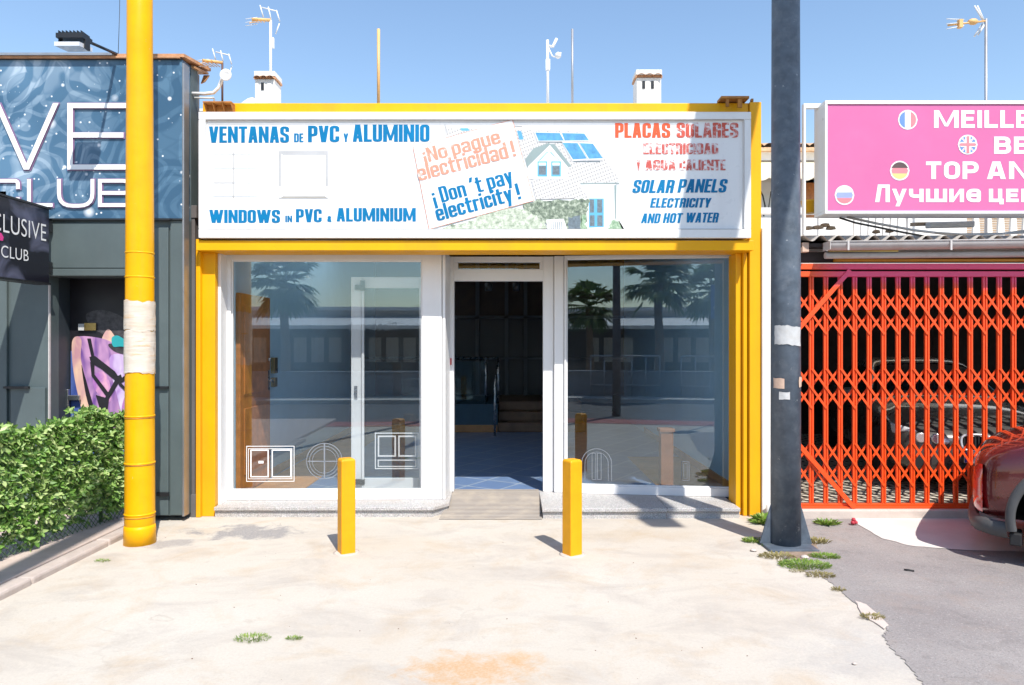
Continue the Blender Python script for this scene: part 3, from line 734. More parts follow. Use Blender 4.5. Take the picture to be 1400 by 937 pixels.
# filler strip left of the left window and the splayed reveal to the door
part('jamb_strip', M['alu'], shop, lambda b: b.box(WX(293,DP)+.002, WX(302,7.23), 7.23, 7.385, 0.02, 2.58), 0.003)
DD = 7.82
def reveal(b):
    o, u, v, n, L = frame_axes((LW_B[0]+.006, LW_B[1]), (WX(612,DD), DD-.02))
    b.obox(o,u,v,-n, 0, L, STEP, ZH, -.03, .0)
    b.obox(o,u,v,-n, .05, .11, STEP+.1, ZH-.1, .001, .016); b.obox(o,u,v,-n, L-.11, L-.05, STEP+.1, ZH-.1, .001, .016)
part('reveal_panel', M['alu'], shop, reveal, 0.003)
df = part('door_frame', M['alu'], shop, lambda b: (
    b.box(WX(608,DD), WX(620.5,DD), DD, DD+.12, STEP, ZH), b.box(WX(742.5,DD), WX(757,DD), DD, DD+.12, STEP, ZH),
    b.box(WX(757.5,DD), RW_A[0]-.003, DD-.05, DD+.1, STEP, ZH),
    b.box(WX(620.5,DD)+.001, WX(742.5,DD)-.001, DD+.004, DD+.11, WZ(384,DD), WZ(368,DD)),
    b.box(WX(620.5,DD)+.001, WX(742.5,DD)-.001, DD+.004, DD+.11, ZH-.06, ZH),
    b.box(WX(620.5,DD)+.001, WX(626,DD), DD+.006, DD+.1, WZ(368,DD)+.001, ZH-.061), b.box(WX(738,DD), WX(742.5,DD)-.001, DD+.006, DD+.1, WZ(368,DD)+.001, ZH-.061)), 0.004)
part('transom_pane', M['glass'], df, lambda b: b.box(WX(625,DD), WX(739,DD), DD+.04, DD+.05, WZ(369,DD), ZH-.055))
part('bell_switch', [M['lamp_red'], M['letter_white']], df, lambda b: (b.box(WX(610.5,DD), WX(617.5,DD), DD-.014, DD-.001, WZ(499,DD), WZ(490,DD)), setattr(b,'mi',1), b.box(WX(612.3,DD), WX(615.7,DD), DD-.018, DD-.0145, WZ(497,DD), WZ(492.3,DD))))
# the glass leaf slid open behind the left window
DL = 7.72
dl = part('door_leaf', M['alu'], shop, lambda b: (
    b.box(WX(480,DL), WX(494,DL), DL, DL+.05, STEP+.01, WZ(379,DL)), b.box(WX(573,DL), WX(592,DL), DL, DL+.05, STEP+.01, WZ(379,DL)),
    b.box(WX(494,DL)+.001, WX(573,DL)-.001, DL+.001, DL+.048, STEP+.01, WZ(654,DL)), b.box(WX(494,DL)+.001, WX(573,DL)-.001, DL+.001, DL+.048, WZ(394,DL), WZ(379,DL)),
    b.box(WX(495,DL), WX(498.5,DL), DL-.03, DL-.005, STEP+.02, WZ(386,DL))), 0.004)
part('pane', M['glass_rail'], dl, lambda b: b.box(WX(491,DL), WX(579,DL), DL+.02, DL+.028, WZ(657,DL), WZ(391,DL)))
part('handle', M['steel'], dl, lambda b: (b.box(WX(484.5,DL), WX(488.5,DL), DL-.008, DL-.001, WZ(546,DL), WZ(528,DL)), b.lathe((WX(486.5,DL), DL-.03, WZ(534,DL)), [(.012,0),(.012,.02)], 12, 'Y')))
part('hinge', M['dark_metal'], dl, lambda b: (b.box(WX(486,DL), WX(499,DL), DL-.035, DL-.002, WZ(397,DL), WZ(390,DL)), b.box(WX(494,DL), WX(500,DL), DL-.05, DL-.036, WZ(398,DL), WZ(384,DL))))
part('hinge', M['dark_metal'], dl, lambda b: b.box(WX(486,DL), WX(499,DL), DL-.04, DL-.002, WZ(662,DL), WZ(655,DL)))

# vinyl window pictures on the glass ----------------------
def line_decal(name, m, parent, fn, place, th):
    mb = MB()
    def rect(x0, y0, x1, y1, t=th):
        for a, b, c, d in ((x0,y0,x1,y0+t),(x0,y1-t,x1,y1),(x0,y0+t,x0+t,y1-t),(x1-t,y0+t,x1,y1-t)):
            mb.face([place(a,b,0),place(c,b,0),place(c,d,0),place(a,d,0)])
    def fill(x0, y0, x1, y1): mb.face([place(x0,y0,0.0003),place(x1,y0,0.0003),place(x1,y1,0.0003),place(x0,y1,0.0003)])
    def arc(cx, cy, r, a0, a1, t=th, n=40):
        for i in range(n):
            p, q = a0+(a1-a0)*i/n, a0+(a1-a0)*(i+1)/n
            mb.face([place(cx+(r-t)*cos(p), cy+(r-t)*sin(p), 0), place(cx+r*cos(p), cy+r*sin(p), 0), place(cx+r*cos(q), cy+r*sin(q), 0), place(cx+(r-t)*cos(q), cy+(r-t)*sin(q), 0)])
    fn(rect, fill, arc)
    return mb.build(name, m, parent, normals=False)
pl = lambda a, b, d: LF[0] + LF[1]*(a-LF[0].x) + Vector((0,0,b-STEP)) + LF[3]*(-.022+d)
DG = 7.42
X = lambda x: WX(x, DG)
Z = lambda y: WZ(y, DG)
line_decal('window_sticker', M['decal'], lw, lambda R, F, A: (R(X(336.5),Z(659),X(402),Z(610),.007), R(X(339),Z(655.5),X(399),Z(613.5),.006), R(X(342),Z(653),X(367),Z(615),.012), R(X(371),Z(653),X(398),Z(615),.012), F(X(353),Z(634),X(360),Z(630.5))), pl, .007)
line_decal('window_sticker', M['decal_faint'], lw, lambda R, F, A: (A(X(443),Z(631),.185,0,2*pi,.008), A(X(443),Z(631),.155,0,2*pi,.006), A(X(443),Z(631),.125,0,2*pi,.005), F(X(442),Z(655),X(444),Z(607)), F(X(420),Z(632),X(466),Z(630.5))), pl, .006)
ple = px_place(DL+.0185)
X2 = lambda x: WX(x, DL); Z2 = lambda y: WZ(y, DL)
line_decal('window_sticker', M['decal'], dl, lambda R, F, A: (R(X2(512),Z2(642),X2(572),Z2(592),.011), R(X2(516),Z2(625),X2(541),Z2(596),.016), R(X2(544),Z2(625),X2(569),Z2(596),.016), R(X2(516),Z2(639),X2(569),Z2(629),.011)), ple, .009)
ru = lambda a, b, d: RF[0] + RF[1]*a + Vector((0,0,b-STEP)) + RF[3]*(-.022+d)
line_decal('window_sticker', M['decal_faint'], rw, lambda R, F, A: (A(.34,.42,.16,0,pi,.006), A(.34,.42,.125,0,pi,.005), F(.18,.24,.186,.42), F(.494,.24,.5,.42), F(.215,.24,.22,.42), F(.46,.24,.465,.42), R(.29,.25,.335,.53,.005), R(.345,.25,.39,.53,.005)), ru, .005)
line_decal('window_sticker', M['decal_faint'], rw, lambda R, F, A: (R(1.22,.26,1.30,.46,.005), R(1.24,.28,1.28,.44,.004), F(1.2,.2,1.34,.205)), ru, .005)

# interior ------------------------------------------------
IX0, IX1 = -2.88, 2.36
part('shop_floor', M['floor_blue'], shop, lambda b: (b.box(IX0, -.665, 7.46, 7.87, -.05, STEP-.004), b.box(.565, IX1, 7.60, 7.87, -.05, STEP-.004), b.box(IX0, IX1, 7.871, 17, -.05, STEP-.004)))
part('interior_wall', M['wall_blue'], shop, lambda b: b.box(IX0-.1, IX0, 7.47, 17, STEP-.01, 3.535))
part('interior_wall', M['wall_blue'], shop, lambda b: b.box(IX1, IX1+.1, 7.47, 17, STEP-.01, 3.535))
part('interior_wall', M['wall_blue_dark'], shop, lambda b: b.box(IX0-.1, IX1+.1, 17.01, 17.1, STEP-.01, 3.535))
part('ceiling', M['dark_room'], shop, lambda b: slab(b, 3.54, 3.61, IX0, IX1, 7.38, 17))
wd = part('wooden_door', M['wood_door'], shop, lambda b: (b.box(IX0+.001, IX0+.05, 7.62, 8.56, STEP, 2.22), b.box(IX0+.05, IX0+.062, 7.72, 8.46, .3, 1.0), b.box(IX0+.05, IX0+.062, 7.72, 8.46, 1.15, 2.1)), 0.006)
part('handle', M['steel'], wd, lambda b: (b.box(IX0+.051, IX0+.06, 8.47, 8.52, 1.15, 1.38), b.tube([(IX0+.06,8.49,1.26),(IX0+.11,8.49,1.26),(IX0+.11,8.36,1.26)], .01), b.lathe((IX0+.05,8.49,1.5), [(.02,0),(.02,.03)], 12, 'X')))
part('keypad', M['brass'], shop, lambda b: (b.box(IX0+.001, IX0+.05, 8.72, 8.84, 1.33, 1.52), b.box(IX0+.001, IX0+.05, 8.73, 8.83, 1.17, 1.28)), 0.004)
part('skirting', M['wood_tan'], shop, lambda b: b.box(IX0+.001, IX0+.02, 8.6, 13.0, STEP, STEP+.09))
part('skirting', M['wood_tan'], shop, lambda b: b.box(IX1-.02, IX1-.001, 7.6, 13.0, STEP, STEP+.09))
part('tan_floor_strip', M['wood_tan'], shop, lambda b: b.box(IX0+.06, IX0+.62, 7.62, 12.9, STEP-.0035, STEP+.004))  # thin tan strip on the floor along the side wall
part('tan_floor_strip', M['wood_tan'], shop, lambda b: b.box(IX1-.75, IX1-.03, 7.75, 10.2, STEP-.0035, STEP+.004))
DB = 13.0
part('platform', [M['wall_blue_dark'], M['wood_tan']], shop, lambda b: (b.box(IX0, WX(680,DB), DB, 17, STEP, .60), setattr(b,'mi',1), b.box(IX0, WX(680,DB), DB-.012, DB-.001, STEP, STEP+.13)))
part('stair', M['step_wood'], shop, lambda b: [b.box(WX(681,DB), WX(800,DB), DB+.02+.32*k, 17, STEP+.165*k+(.001 if k else 0), STEP+.165*(k+1)) for k in range(3)], 0.01)
rl = part('stair_railing', M['steel'], shop, lambda b: (b.tube([(IX0+.1,DB+.1,1.42),(WX(681,DB),DB+.1,1.42),(WX(676,DB-.9),DB-.55,.95),(WX(676,DB-.9),DB-.55,STEP)], .022, 8), b.tube([(WX(664,DB),DB+.1,.60),(WX(664,DB),DB+.1,1.42)], .018, 8), b.tube([(WX(681,DB),DB+.08,.60),(WX(681,DB),DB+.08,1.42)], .018, 8)))
part('glass_panel', M['glass_rail'], rl, lambda b: b.box(IX0+.1, WX(663,DB), DB+.095, DB+.105, .66, 1.36))
def backpart(b):
    for xx in (650,690,716,744): b.box(WX(xx,15.2), WX(xx+5,15.2), 15.2, 15.3, .6, 3.5)
    b.box(IX0, IX1, 15.2, 15.28, 2.2, 2.26); b.box(IX0, IX1, 15.205, 15.27, 1.35, 1.39)
part('partition_frame', mat('partition_frame_grey', (0.09,0.10,0.11), .5), shop, backpart)
M['panel_dark'] = mat('partition_dark', (0.012,0.022,0.034), .35)
part('partition_panel', M['panel_dark'], shop, lambda b: b.box(IX0, IX1, 15.4, 15.45, .6, 2.2))
part('partition_panel', M['brown_dark'], shop, lambda b: b.box(IX0, IX1, 15.4, 15.45, 2.205, 3.5))
post = part('wooden_pedestal', M['brown'], None, lambda b: (b.box(1.66, 1.80, 8.15, 8.29, STEP-.003, .70), b.box(1.645, 1.815, 8.135, 8.305, .70, .74)), 0.006)
tag(post, 'square brown wooden post standing inside the right window', 'post')
# ceiling spots seen at the top of the doorway
for k, xx in enumerate((668, 706)):
    sp = part('ceiling_spot', M['dark_metal'], None, lambda b: (b.tube([(WX(xx,10.5),10.5,3.54),(WX(xx,10.5),10.5,2.58)], .012, 8), b.lathe((WX(xx,10.5),10.5,2.44), [(.05,0),(.055,.1),(.02,.14)], 14)), 0)
    tag(sp, 'small dark spotlight hanging from the ceiling inside the doorway', 'lamp', 'spotlights inside the shop')

# steps and ramp ------------------------------------------
def stepblock(b, pts, z0, z1):
    b.prism([(p[0],p[1],z0) for p in pts], (0,0,z1-z0))
s1 = MB(); stepblock(s1, [(WX(294,7.15)+.01,7.12),(WX(590,7.12),7.12),(-.64,7.30),(-.66,7.86),(WX(294,7.15)+.01,7.86)], -.02, STEP-.038)
s1.prism([(p[0],p[1],STEP-.037) for p in [(WX(294,7.15)+.01,7.095),(WX(592,7.1),7.095),(-.625,7.29),(-.64,7.86),(WX(294,7.15)+.01,7.86)]], (0,0,.035))
tag(s1.build('granite_step', M['granite'], bevel=0.005), 'granite step with a cut corner under the left shop window', 'step')
s2 = MB(); s2.box(WX(742,7.1), WX(910,7.1), 7.06, 7.90, -.02, STEP-.038); s2.box(WX(910,7.1)+.003, WX(1008,7.15), 7.075, 7.90, -.02, STEP-.038)
s2.box(WX(741,7.1), WX(910.5,7.1), 7.035, 7.90, STEP-.037, STEP-.002); s2.box(WX(910.5,7.1)+.003, WX(1008,7.15), 7.05, 7.90, STEP-.037, STEP-.002)
tag(s2.build('granite_step', M['granite'], bevel=0.005), 'granite step under the right shop window, right of the ramp', 'step')
r = MB(); r.face([(-.63,7.86,STEP+.001),(.29,7.86,STEP+.001),(.29,7.02,.006),(-.70,7.02,.006)])
r.prism([(-.63,7.86,-.01),(-.70,7.02,-.01),(-.70,7.02,.005),(-.63,7.86,STEP)], (.002,0,0)); r.box(-.63,.29,7.861,7.95,-.01,STEP)
tag(r.build('entrance_ramp', M['ramp']), 'ribbed grey ramp leading up to the open doorway', 'ramp')

# ================================================================== SHOP SIGN
DS = 6.99
sign = empty('shop_sign', (WX(648,DS), DS, WZ(326,DS)), 'long white shop sign with blue lettering and a printed house', 'sign')
x0, x1, z0, z1 = WX(272.5,DS), WX(1026,DS), WZ(326,DS), WZ(154,DS)
def sfr(b):
    t = .085
    b.box(x0, x1, DS-.022, DS+.155, z0, z0+t); b.box(x0, x1, DS-.022, DS+.155, z1-t*.85, z1)
    b.box(x0, x0+t*.8, DS-.021, DS+.154, z0+t+.0005, z1-t*.85-.0005); b.box(x1-t*.8, x1, DS-.021, DS+.154, z0+t+.0005, z1-t*.85-.0005)
    b.box(x0+.01, x1-.01, DS+.03, DS+.15, z0+.01, z1-.01)
part('cabinet', M['panel_frame'], sign, sfr, 0.006)
part('panel', M['panel'], sign, lambda b: b.box(x0+.07, x1-.07, DS+.004, DS+.028, z0+.086, z1-.0735))
part('seam', M['seam_grey'], sign, lambda b: (b.box(x0+.068, x1-.068, DS-.0235, DS-.0221, z1-.078, z1-.073), b.box(x0+.068, x1-.068, DS-.0235, DS-.0221, z0+.083, z0+.087), b.box(x0+.065, x0+.068, DS-.0225, DS-.0211, z0+.09, z1-.08), b.box(x1-.068, x1-.065, DS-.0225, DS-.0211, z0+.09, z1-.08)))
FACE = DS+.001
def words(name, rows, m, **k):
    for (txt, xl, xr, yt, yb) in rows:
        mb = MB(); pxword(mb, txt, xl, xr, yt, yb, FACE, **k); mb.build(name, m, sign, normals=False)
IMP = dict(f=.41, ry=.62, gap=.09)
words('lettering', [('VENTANAS',285.7,395.3,173,195.3),('DE',402,415,182.5,194.5),('PVC',421,464,172,194.5),('Y',469.5,476.3,182.5,194.3),('ALUMINIO',482,587.3,170.5,194)], M['sign_blue'], **IMP)
words('lettering', [('WINDOWS',286,383,287,305),('IN',390,399.5,295,304),('PVC',404.5,440,286,304),('&',447.5,453.5,295.5,303.5),('ALUMINIUM',460,568.5,284.5,303)], M['sign_blue'], **IMP)
words('lettering', [('PLACAS',841,916.5,168.5,188.5)], M['print_orange'], **IMP)
words('lettering', [('SOLARES',925,1009.5,168,188.5)], M['print_orange_worn'], **IMP)
words('lettering', [('ELECTRICIDAD',879.5,982,196,211),('Y',870,876,218.5,233),('AGUA',882,924,218.5,233),('CALIENTE',929,992,218.5,233)], M['print_red_worn'], **IMP)
words('lettering', [('SOLAR',864,920,246,264),('PANELS',926,992,245,263.5)], M['sign_blue'], shear=.2, **IMP)
words('lettering', [('ELECTRICITY',888.5,970.5,271,284)], M['sign_blue'], shear=.2, **IMP)
words('lettering', [('AND',876,901.5,292,305.3),('HOT',906,931.5,291.5,305),('WATER',936.5,981,291,304.5)], M['sign_blue'], shear=.2, **IMP)
# printed pictures of windows (faded grey line prints)
M['print_grey'] = mat('print_grey', (0.46,0.46,0.47), 0.4); M['print_line'] = mat('print_line_blue_grey', (0.56,0.62,0.68), 0.4)
M['print_white'] = mat('print_white', (0.82,0.82,0.82), 0.4, var=.01); M['print_tan'] = mat('print_tan', (0.36,0.33,0.28), 0.4)
def R4(b, xa, ya, xb, yb, d): b.face([(WX(xa,FACE),FACE-d,WZ(yb,FACE)),(WX(xb,FACE),FACE-d,WZ(yb,FACE)),(WX(xb,FACE),FACE-d,WZ(ya,FACE)),(WX(xa,FACE),FACE-d,WZ(ya,FACE))])
def pw1(b):
    b.mi = 1
    for xx in (291,318.4,340,353,354.5): R4(b, xx, 208, xx+.8, 271, .0004)
    for yy in (210,230,249.5,268): R4(b, 292, yy, 352, yy+.7, .0006)
    b.mi = 2
    R4(b, 318.4, 208, 319.8, 271, .001); R4(b, 292, 249.4, 320, 250.2, .0011)
    for yy in (211,230,249.5,268.5): R4(b, 318, yy-1, 320.4, yy+1.2, .0013)
part('printed_window', [M['print_white'],M['print_line'],M['print_grey']], sign, pw1, normals=False)
def pw2(b):
    b.mi = 1; R4(b, 381, 206.5, 448.5, 271.5, .0004)
    b.mi = 0; R4(b, 384.5, 211, 386, 270, .0006); R4(b, 386.5, 212.5, 445, 268, .0006); R4(b, 381,255,386.5,270,.0007); R4(b, 445,255,449,270,.0007)
    b.mi = 1; R4(b, 387.5, 240, 444, 241, .0008); R4(b, 387.5, 214, 388.3, 268, .0009); R4(b, 443.2, 214, 444, 268, .0009)
    b.mi = 2; R4(b, 385, 269.2, 446, 270.6, .001)
part('printed_window', [M['print_white'],M['print_grey'],M['print_tan']], sign, pw2, normals=False)
part('printed_window', [M['print_line']], sign, lambda b: (R4(b, 518, 208, 518.6, 268, .0004), R4(b, 480, 206, 556, 206.5, .0005), R4(b, 548, 208, 548.5, 262, .0004)), normals=False)
# printed house with solar panels
def bushmat(name, a, b_, c_, sc):
    m, t, b = newmat(name); P = geo(t)
    n = t.noise(t.mapping(P,(1,0,1)), sc, 5, 0.75)
    r = t.add('ShaderNodeValToRGB'); e = r.color_ramp.elements; e[0].position = .36; e[0].color = c4(a); e[1].position = .66; e[1].color = c4(c_)
    k = e.new(.5); k.color = c4(b_); t.link(n, r.inputs[0]); t.link(r.outputs[0], b.inputs['Base Color']); b.inputs['Roughness'].default_value = .4
    return m
M['print_bush'] = bushmat('print_foliage_dark', (.05,.065,.06), (.20,.25,.18), (.58,.63,.52), 26)
M['print_bush_pale'] = bushmat('print_foliage_pale', (.22,.28,.20), (.48,.53,.42), (.72,.74,.67), 24)
M['print_bush_green'] = bushmat('print_foliage_green', (.12,.25,.14), (.30,.42,.28), (.6,.7,.55), 28)
def tileprint():
    m, t, b = newmat('print_roof_tiles'); P = geo(t)
    mp = t.mapping(P,(1,0,1),(0,0,0),(0,radians(20),0))
    sx = t.add('ShaderNodeSeparateXYZ'); t.link(mp, sx.inputs[0])
    a = t.math('SINE', t.math('MULTIPLY', sx.outputs['X'], 2*pi/.026)); bb = t.math('SINE', t.math('MULTIPLY', sx.outputs['Z'], 2*pi/.034))
    f = t.math('ADD', t.math('MULTIPLY', a, .5), t.math('MULTIPLY', bb, .5))
    c = t.ramp(f, .35, .85, (.60,.59,.585,1), (.32,.30,.295,1)); t.link(c, b.inputs['Base Color']); b.inputs['Roughness'].default_value = .4
    return m
M['print_roof'] = tileprint()
M['print_eave'] = mat('print_eave_grey', (.26,.33,.33), .4); M['print_cyan'] = mat('print_cyan', (.12,.42,.66), .4); M['print_solar'] = mat('print_solar_blue', (.10,.33,.60), .35, var=.25, dscale=12)
M['print_dark'] = mat('print_dark', (.14,.18,.21), .5, var=.3, dscale=30)
HM = [M['print_white'],M['print_roof'],M['print_eave'],M['print_cyan'],M['print_solar'],M['print_dark'],M['print_bush'],M['print_bush_pale'],M['print_bush_green'],M['print_grey']]
def house(b):
    k = [0]
    def Q(mi, pts, lay):
        b.mi = mi
        q = []
        for (x, y) in pts:
            px, py = 660 + x/5.51, 160 + y/5.51
            q.append((WX(px,FACE), FACE-.0004*lay, WZ(py,FACE)))
        b.face(q)
    Q(1, [(-260,85),(255,95),(770,110),(1030,470),(1010,500),(720,505),(780,600),(400,620),(380,480),(300,280)], 1)
    Q(1, [(-290,90),(250,95),(300,300),(-250,300)], 1.4)
    Q(9, [(-290,60),(-280,60),(-262,120),(-275,120)], 1.8); Q(9, [(240,64),(300,66),(300,73),(240,71)], 1.8); Q(3, [(-170,85),(-110,85),(-100,105),(-160,105)], 1.8)
    Q(4, [(258,105),(290,108),(308,170),(275,172)], 2)
    for pts in ([(395,118),(580,122),(610,178),(420,180)],[(595,122),(765,126),(800,176),(618,178)],[(600,195),(715,198),(785,315),(680,322)],[(730,198),(830,202),(905,312),(800,316)]):
        cx = sum(p[0] for p in pts)/4; cy = sum(p[1] for p in pts)/4
        Q(9, [(cx+(p[0]-cx)*1.07-8, cy+(p[1]-cy)*1.2+6) for p in pts], 2); Q(0, [(cx+(p[0]-cx)*1.06, cy+(p[1]-cy)*1.14) for p in pts], 3); Q(4, pts, 4)
    Q(5, [(420,186),(600,190),(602,196),(425,192)], 4.4); Q(5, [(682,332),(885,332),(885,340),(684,340)], 4.4)
    Q(0, [(340,370),(500,205),(640,370),(640,470),(350,470)], 5); Q(2, [(320,320),(380,240),(500,195),(505,212),(335,380)], 6); Q(2, [(500,205),(540,205),(668,372),(640,376)], 6)
    for xx in (412, 515):
        Q(3, [(xx,335),(xx+74,335),(xx+74,450),(xx,450)], 7); Q(0, [(xx+10,346),(xx+64,346),(xx+64,366),(xx+10,366)], 8); Q(5, [(xx+10,370),(xx+64,370),(xx+64,436),(xx+10,436)], 8)
    Q(3, [(486,262),(490,270),(430,330),(420,330)], 7); Q(0, [(484,272),(484,328),(434,328)], 8); Q(3, [(512,262),(570,325),(582,330),(508,270)], 7)
    Q(0, [(690,505),(1005,508),(1000,860),(690,860)], 5)
    Q(2, [(735,500),(1030,496),(1030,503),(735,510)], 7)
    Q(1, [(365,478),(690,470),(800,610),(400,622)], 8)
    Q(3, [(800,615),(912,615),(912,830),(800,835)], 7)
    for (xa, ya, xb, yb) in ((806,622,838,722),(862,622,900,722),(806,742,842,824),(862,742,902,824)): Q(5, [(xa,ya),(xb,ya),(xb,yb),(xa,yb)], 8)
    Q(2, [(990,515),(1008,512),(1003,768),(995,768)], 8)
    rr = random.Random(4)
    def bush(mi, pts, lay):
        out = []
        for i in range(len(pts)):
            a, c = pts[i], pts[(i+1) % len(pts)]
            for q in range(6):
                out.append((a[0]+(c[0]-a[0])*q/6+rr.uniform(-9,9), min(862, a[1]+(c[1]-a[1])*q/6+rr.uniform(-9,9))))
        Q(mi, out, lay)
    bush(6, [(310,660),(420,628),(700,625),(800,620),(790,720),(770,855),(560,858),(420,760),(310,740)], 9)
    bush(5, [(640,760),(740,740),(740,858),(640,858)], 10)
    bush(7, [(-330,840),(-120,800),(0,740),(150,690),(300,690),(420,760),(480,810),(480,858),(-330,858)], 11)
    bush(8, [(740,740),(778,745),(785,858),(735,858)], 11)
    bush(8, [(940,840),(985,770),(1030,785),(1060,850),(1050,858),(945,858)], 11)
    Q(0, [(478,775),(610,768),(640,858),(490,862)], 12)
    for xx in range(495,600,16): Q(5, [(xx,790),(xx+5,790),(xx+8,855),(xx+3,855)], 13)
    bush(6, [(-260,815),(-190,810),(-190,855),(-260,855)], 10)
part('printed_house', HM, sign, house, normals=False)
# tilted paper note
NC = [W(564.5,201.5,FACE), W(701,163.5,FACE), W(730,275,FACE), W(586.5,314,FACE)]
part('note', [M['print_white'], M['print_pale']], sign, lambda b: (b.face([p+Vector((0,-.0065,0)) for p in NC]), setattr(b,'mi',1), [b.face([NC[i]+Vector((0,-.007,0)), NC[(i+1)%4]+Vector((0,-.007,0)), NC[(i+1)%4]+(Vector((sum(p.x for p in NC)/4,FACE,sum(p.z for p in NC)/4))-NC[(i+1)%4])*.012+Vector((0,-.007,0)), NC[i]+(Vector((sum(p.x for p in NC)/4,FACE,sum(p.z for p in NC)/4))-NC[i])*.012+Vector((0,-.007,0))]) for i in range(4)]), normals=False)
def tilt_row(mb, txt, a, b, h, **k):
    A, B = W(a[0],a[1],FACE), W(b[0],b[1],FACE); u = (B-A); L = u.length; u.normalize(); v = Vector((-u.z,0,u.x))
    word(mb, txt, plane_place(A+Vector((0,-.0085,0)), u, v, (0,-1,0)), 0, L, 0, h/1000*FACE, **k)
mb = MB(); tilt_row(mb, '¡No pague', (581,223.5), (685.5,196), 20, f=.34, ry=.62, gap=.11, space=.3); tilt_row(mb, 'electricidad !', (573.5,248), (706,213.5), 22, f=.34, ry=.62, gap=.11, space=.3, d0=.002); mb.build('lettering', M['print_pale'], sign, normals=False)
mb = MB(); tilt_row(mb, '¡ Don ´t pay', (594,280.5), (703,250.5), 22, f=.38, ry=.62, gap=.11, space=.36); tilt_row(mb, 'electricity !', (598.5,303), (713,272), 22, f=.38, ry=.62, gap=.11, space=.36, d0=.002); mb.build('lettering', M['sign_blue'], sign, normals=False)
# rusty brackets on top of the fascia
def bracket(b, xa, xb, ya, yb, D):
    X0, X1, Z0, Z1 = WX(xa,D), WX(xb,D), WZ(yb,D), WZ(ya,D); d = .012
    b.box(X0, X1, D, D+.1, Z1-d, Z1); b.box(X0, X1, D+.09, D+.1, Z0, Z1-d-.001)
    for f in (.02,.32,.66,.96): b.prism([(X0+(X1-X0)*f, D+.001, Z1-d-.001),(X0+(X1-X0)*f, D+.089, Z0),(X0+(X1-X0)*f, D+.089, Z1-d-.001)], (.008,0,0))
br = part('roof_bracket', M['rust'], None, lambda b: bracket(b, 277, 316, 138.5, 154, 7.03)); tag(br, 'rusty orange steel bracket on the fascia at the left, below the small antenna', 'bracket')
br = part('roof_bracket', M['rust'], None, lambda b: (b.box(WX(985,7.08), WX(1023,7.08), 7.05, 7.2, ZT+.012, ZT+.035), b.box(WX(992,7.08), WX(996,7.08), 7.06, 7.08, ZT-.06, ZT+.011), b.box(WX(1008,7.08), WX(1014,7.08), 7.06, 7.08, ZT-.07, ZT+.011), b.box(WX(1030,7.08), WX(1033,7.08), 7.14, 7.18, ZT+.012, ZT+.04))); tag(br, 'flat rusty steel bracket on the top right corner of the yellow fascia', 'bracket')

# ================================================================== POLES AND BOLLARDS
def bollard(cx, cy, rot, label):
    root = empty('bollard', (cx, cy, 0), label, 'bollard', 'yellow bollards in front of the shop')
    mb = MB(); h = .058; ch = .012; z1 = .765
    R = Matrix.Rotation(rot, 3, 'Z')
    ring = []
    for z, s in ((-.02,h),(z1-.012,h),(z1,h-.012)):
        ring.append([mb.bm.verts.new(Vector((cx,cy,z)) + R @ Vector((x,y,0))) for x, y in ((-s,-s),(s,-s),(s,s),(-s,s))])
    for i in range(2):
        for k in range(4): mb.bm.faces.new([ring[i][k],ring[i][(k+1)%4],ring[i+1][(k+1)%4],ring[i+1][k]])
    mb.bm.faces.new(ring[2])
    mb.build('post', M['bollard'], root, 0.008)
    mb = MB(); mb.lathe((cx,cy,-.01), [(.10,0),(.105,.012),(.085,.016)], 20); mb.build('footing', M['kerb_pale'], root)
    return root
bollard(-1.34, 5.92, radians(30), 'yellow square bollard in front of the left window')
bollard(0.483, 5.87, radians(33), 'yellow square bollard in front of the right window, just right of the doorway')

# yellow pole
yp = empty('yellow_pole', (-3.155, 6.2, 0), 'tall bright yellow pole with torn tape round it', 'pole')
cx, cy = -3.155, 6.2
ra = .115
part('shaft', M['yellow_pole'], yp, lambda b: b.tube([(cx,cy,-.02),(cx,cy,.25),(cx,cy,2.6),(cx,cy,4.2),(cx,cy,7.4)], [ra*1.04,ra*1.03,ra*.96,ra*.88,ra*.80], 32))
def wrap(b, z0, z1, r, seed, n=40, rows=7, a0=0, a1=2*pi, jag=.03):
    rr = random.Random(seed); g = []
    for j in range(rows+1):
        row = []
        for k in range(n+1):
            a = a0+(a1-a0)*k/n; zz = z0+(z1-z0)*j/rows
            if j in (0, rows): zz += jag*(.6*sin(a*2.3+seed)+.25*sin(a*9+j))+rr.uniform(-jag, jag)*.25
            q = r + rr.uniform(0, .006)
            row.append((cx+q*cos(a), cy+q*sin(a), zz))
        g.append(row)
    b.grid(g)
part('tape_wrap', M['tape'], yp, lambda b: (wrap(b, WZ(510,6.2), WZ(452,6.2), ra*1.0+.002, 3, jag=.012), wrap(b, WZ(452,6.2), WZ(412,6.2), ra*.99+.004, 5, jag=.015)))
for z, rr0 in ((WZ(348,6.2),ra*.955),(WZ(381,6.2),ra*.963),(WZ(570,6.2),ra*1.0),(WZ(634,6.2),ra*1.02),(WZ(703,6.2),ra*1.03)): part('band', M['yellow_pole'], yp, lambda b: b.lathe((cx,cy,z), [(rr0,0),(rr0+.005,.006),(rr0+.005,.012),(rr0,.018)], 32))
for z, rr0 in ((WZ(571.5,6.2),ra*1.012),(WZ(635,6.2),ra*1.03),(WZ(706,6.2),ra*1.04)): part('band', M['rust'], yp, lambda b: b.lathe((cx,cy,z), [(rr0,0),(rr0+.003,.002),(rr0+.003,.006),(rr0,.008)], 32))
part('base_collar', M['yellow_pole'], yp, lambda b: b.lathe((cx,cy,-.01), [(ra*1.1,0),(ra*1.09,.14),(ra*1.04,.17)], 32))

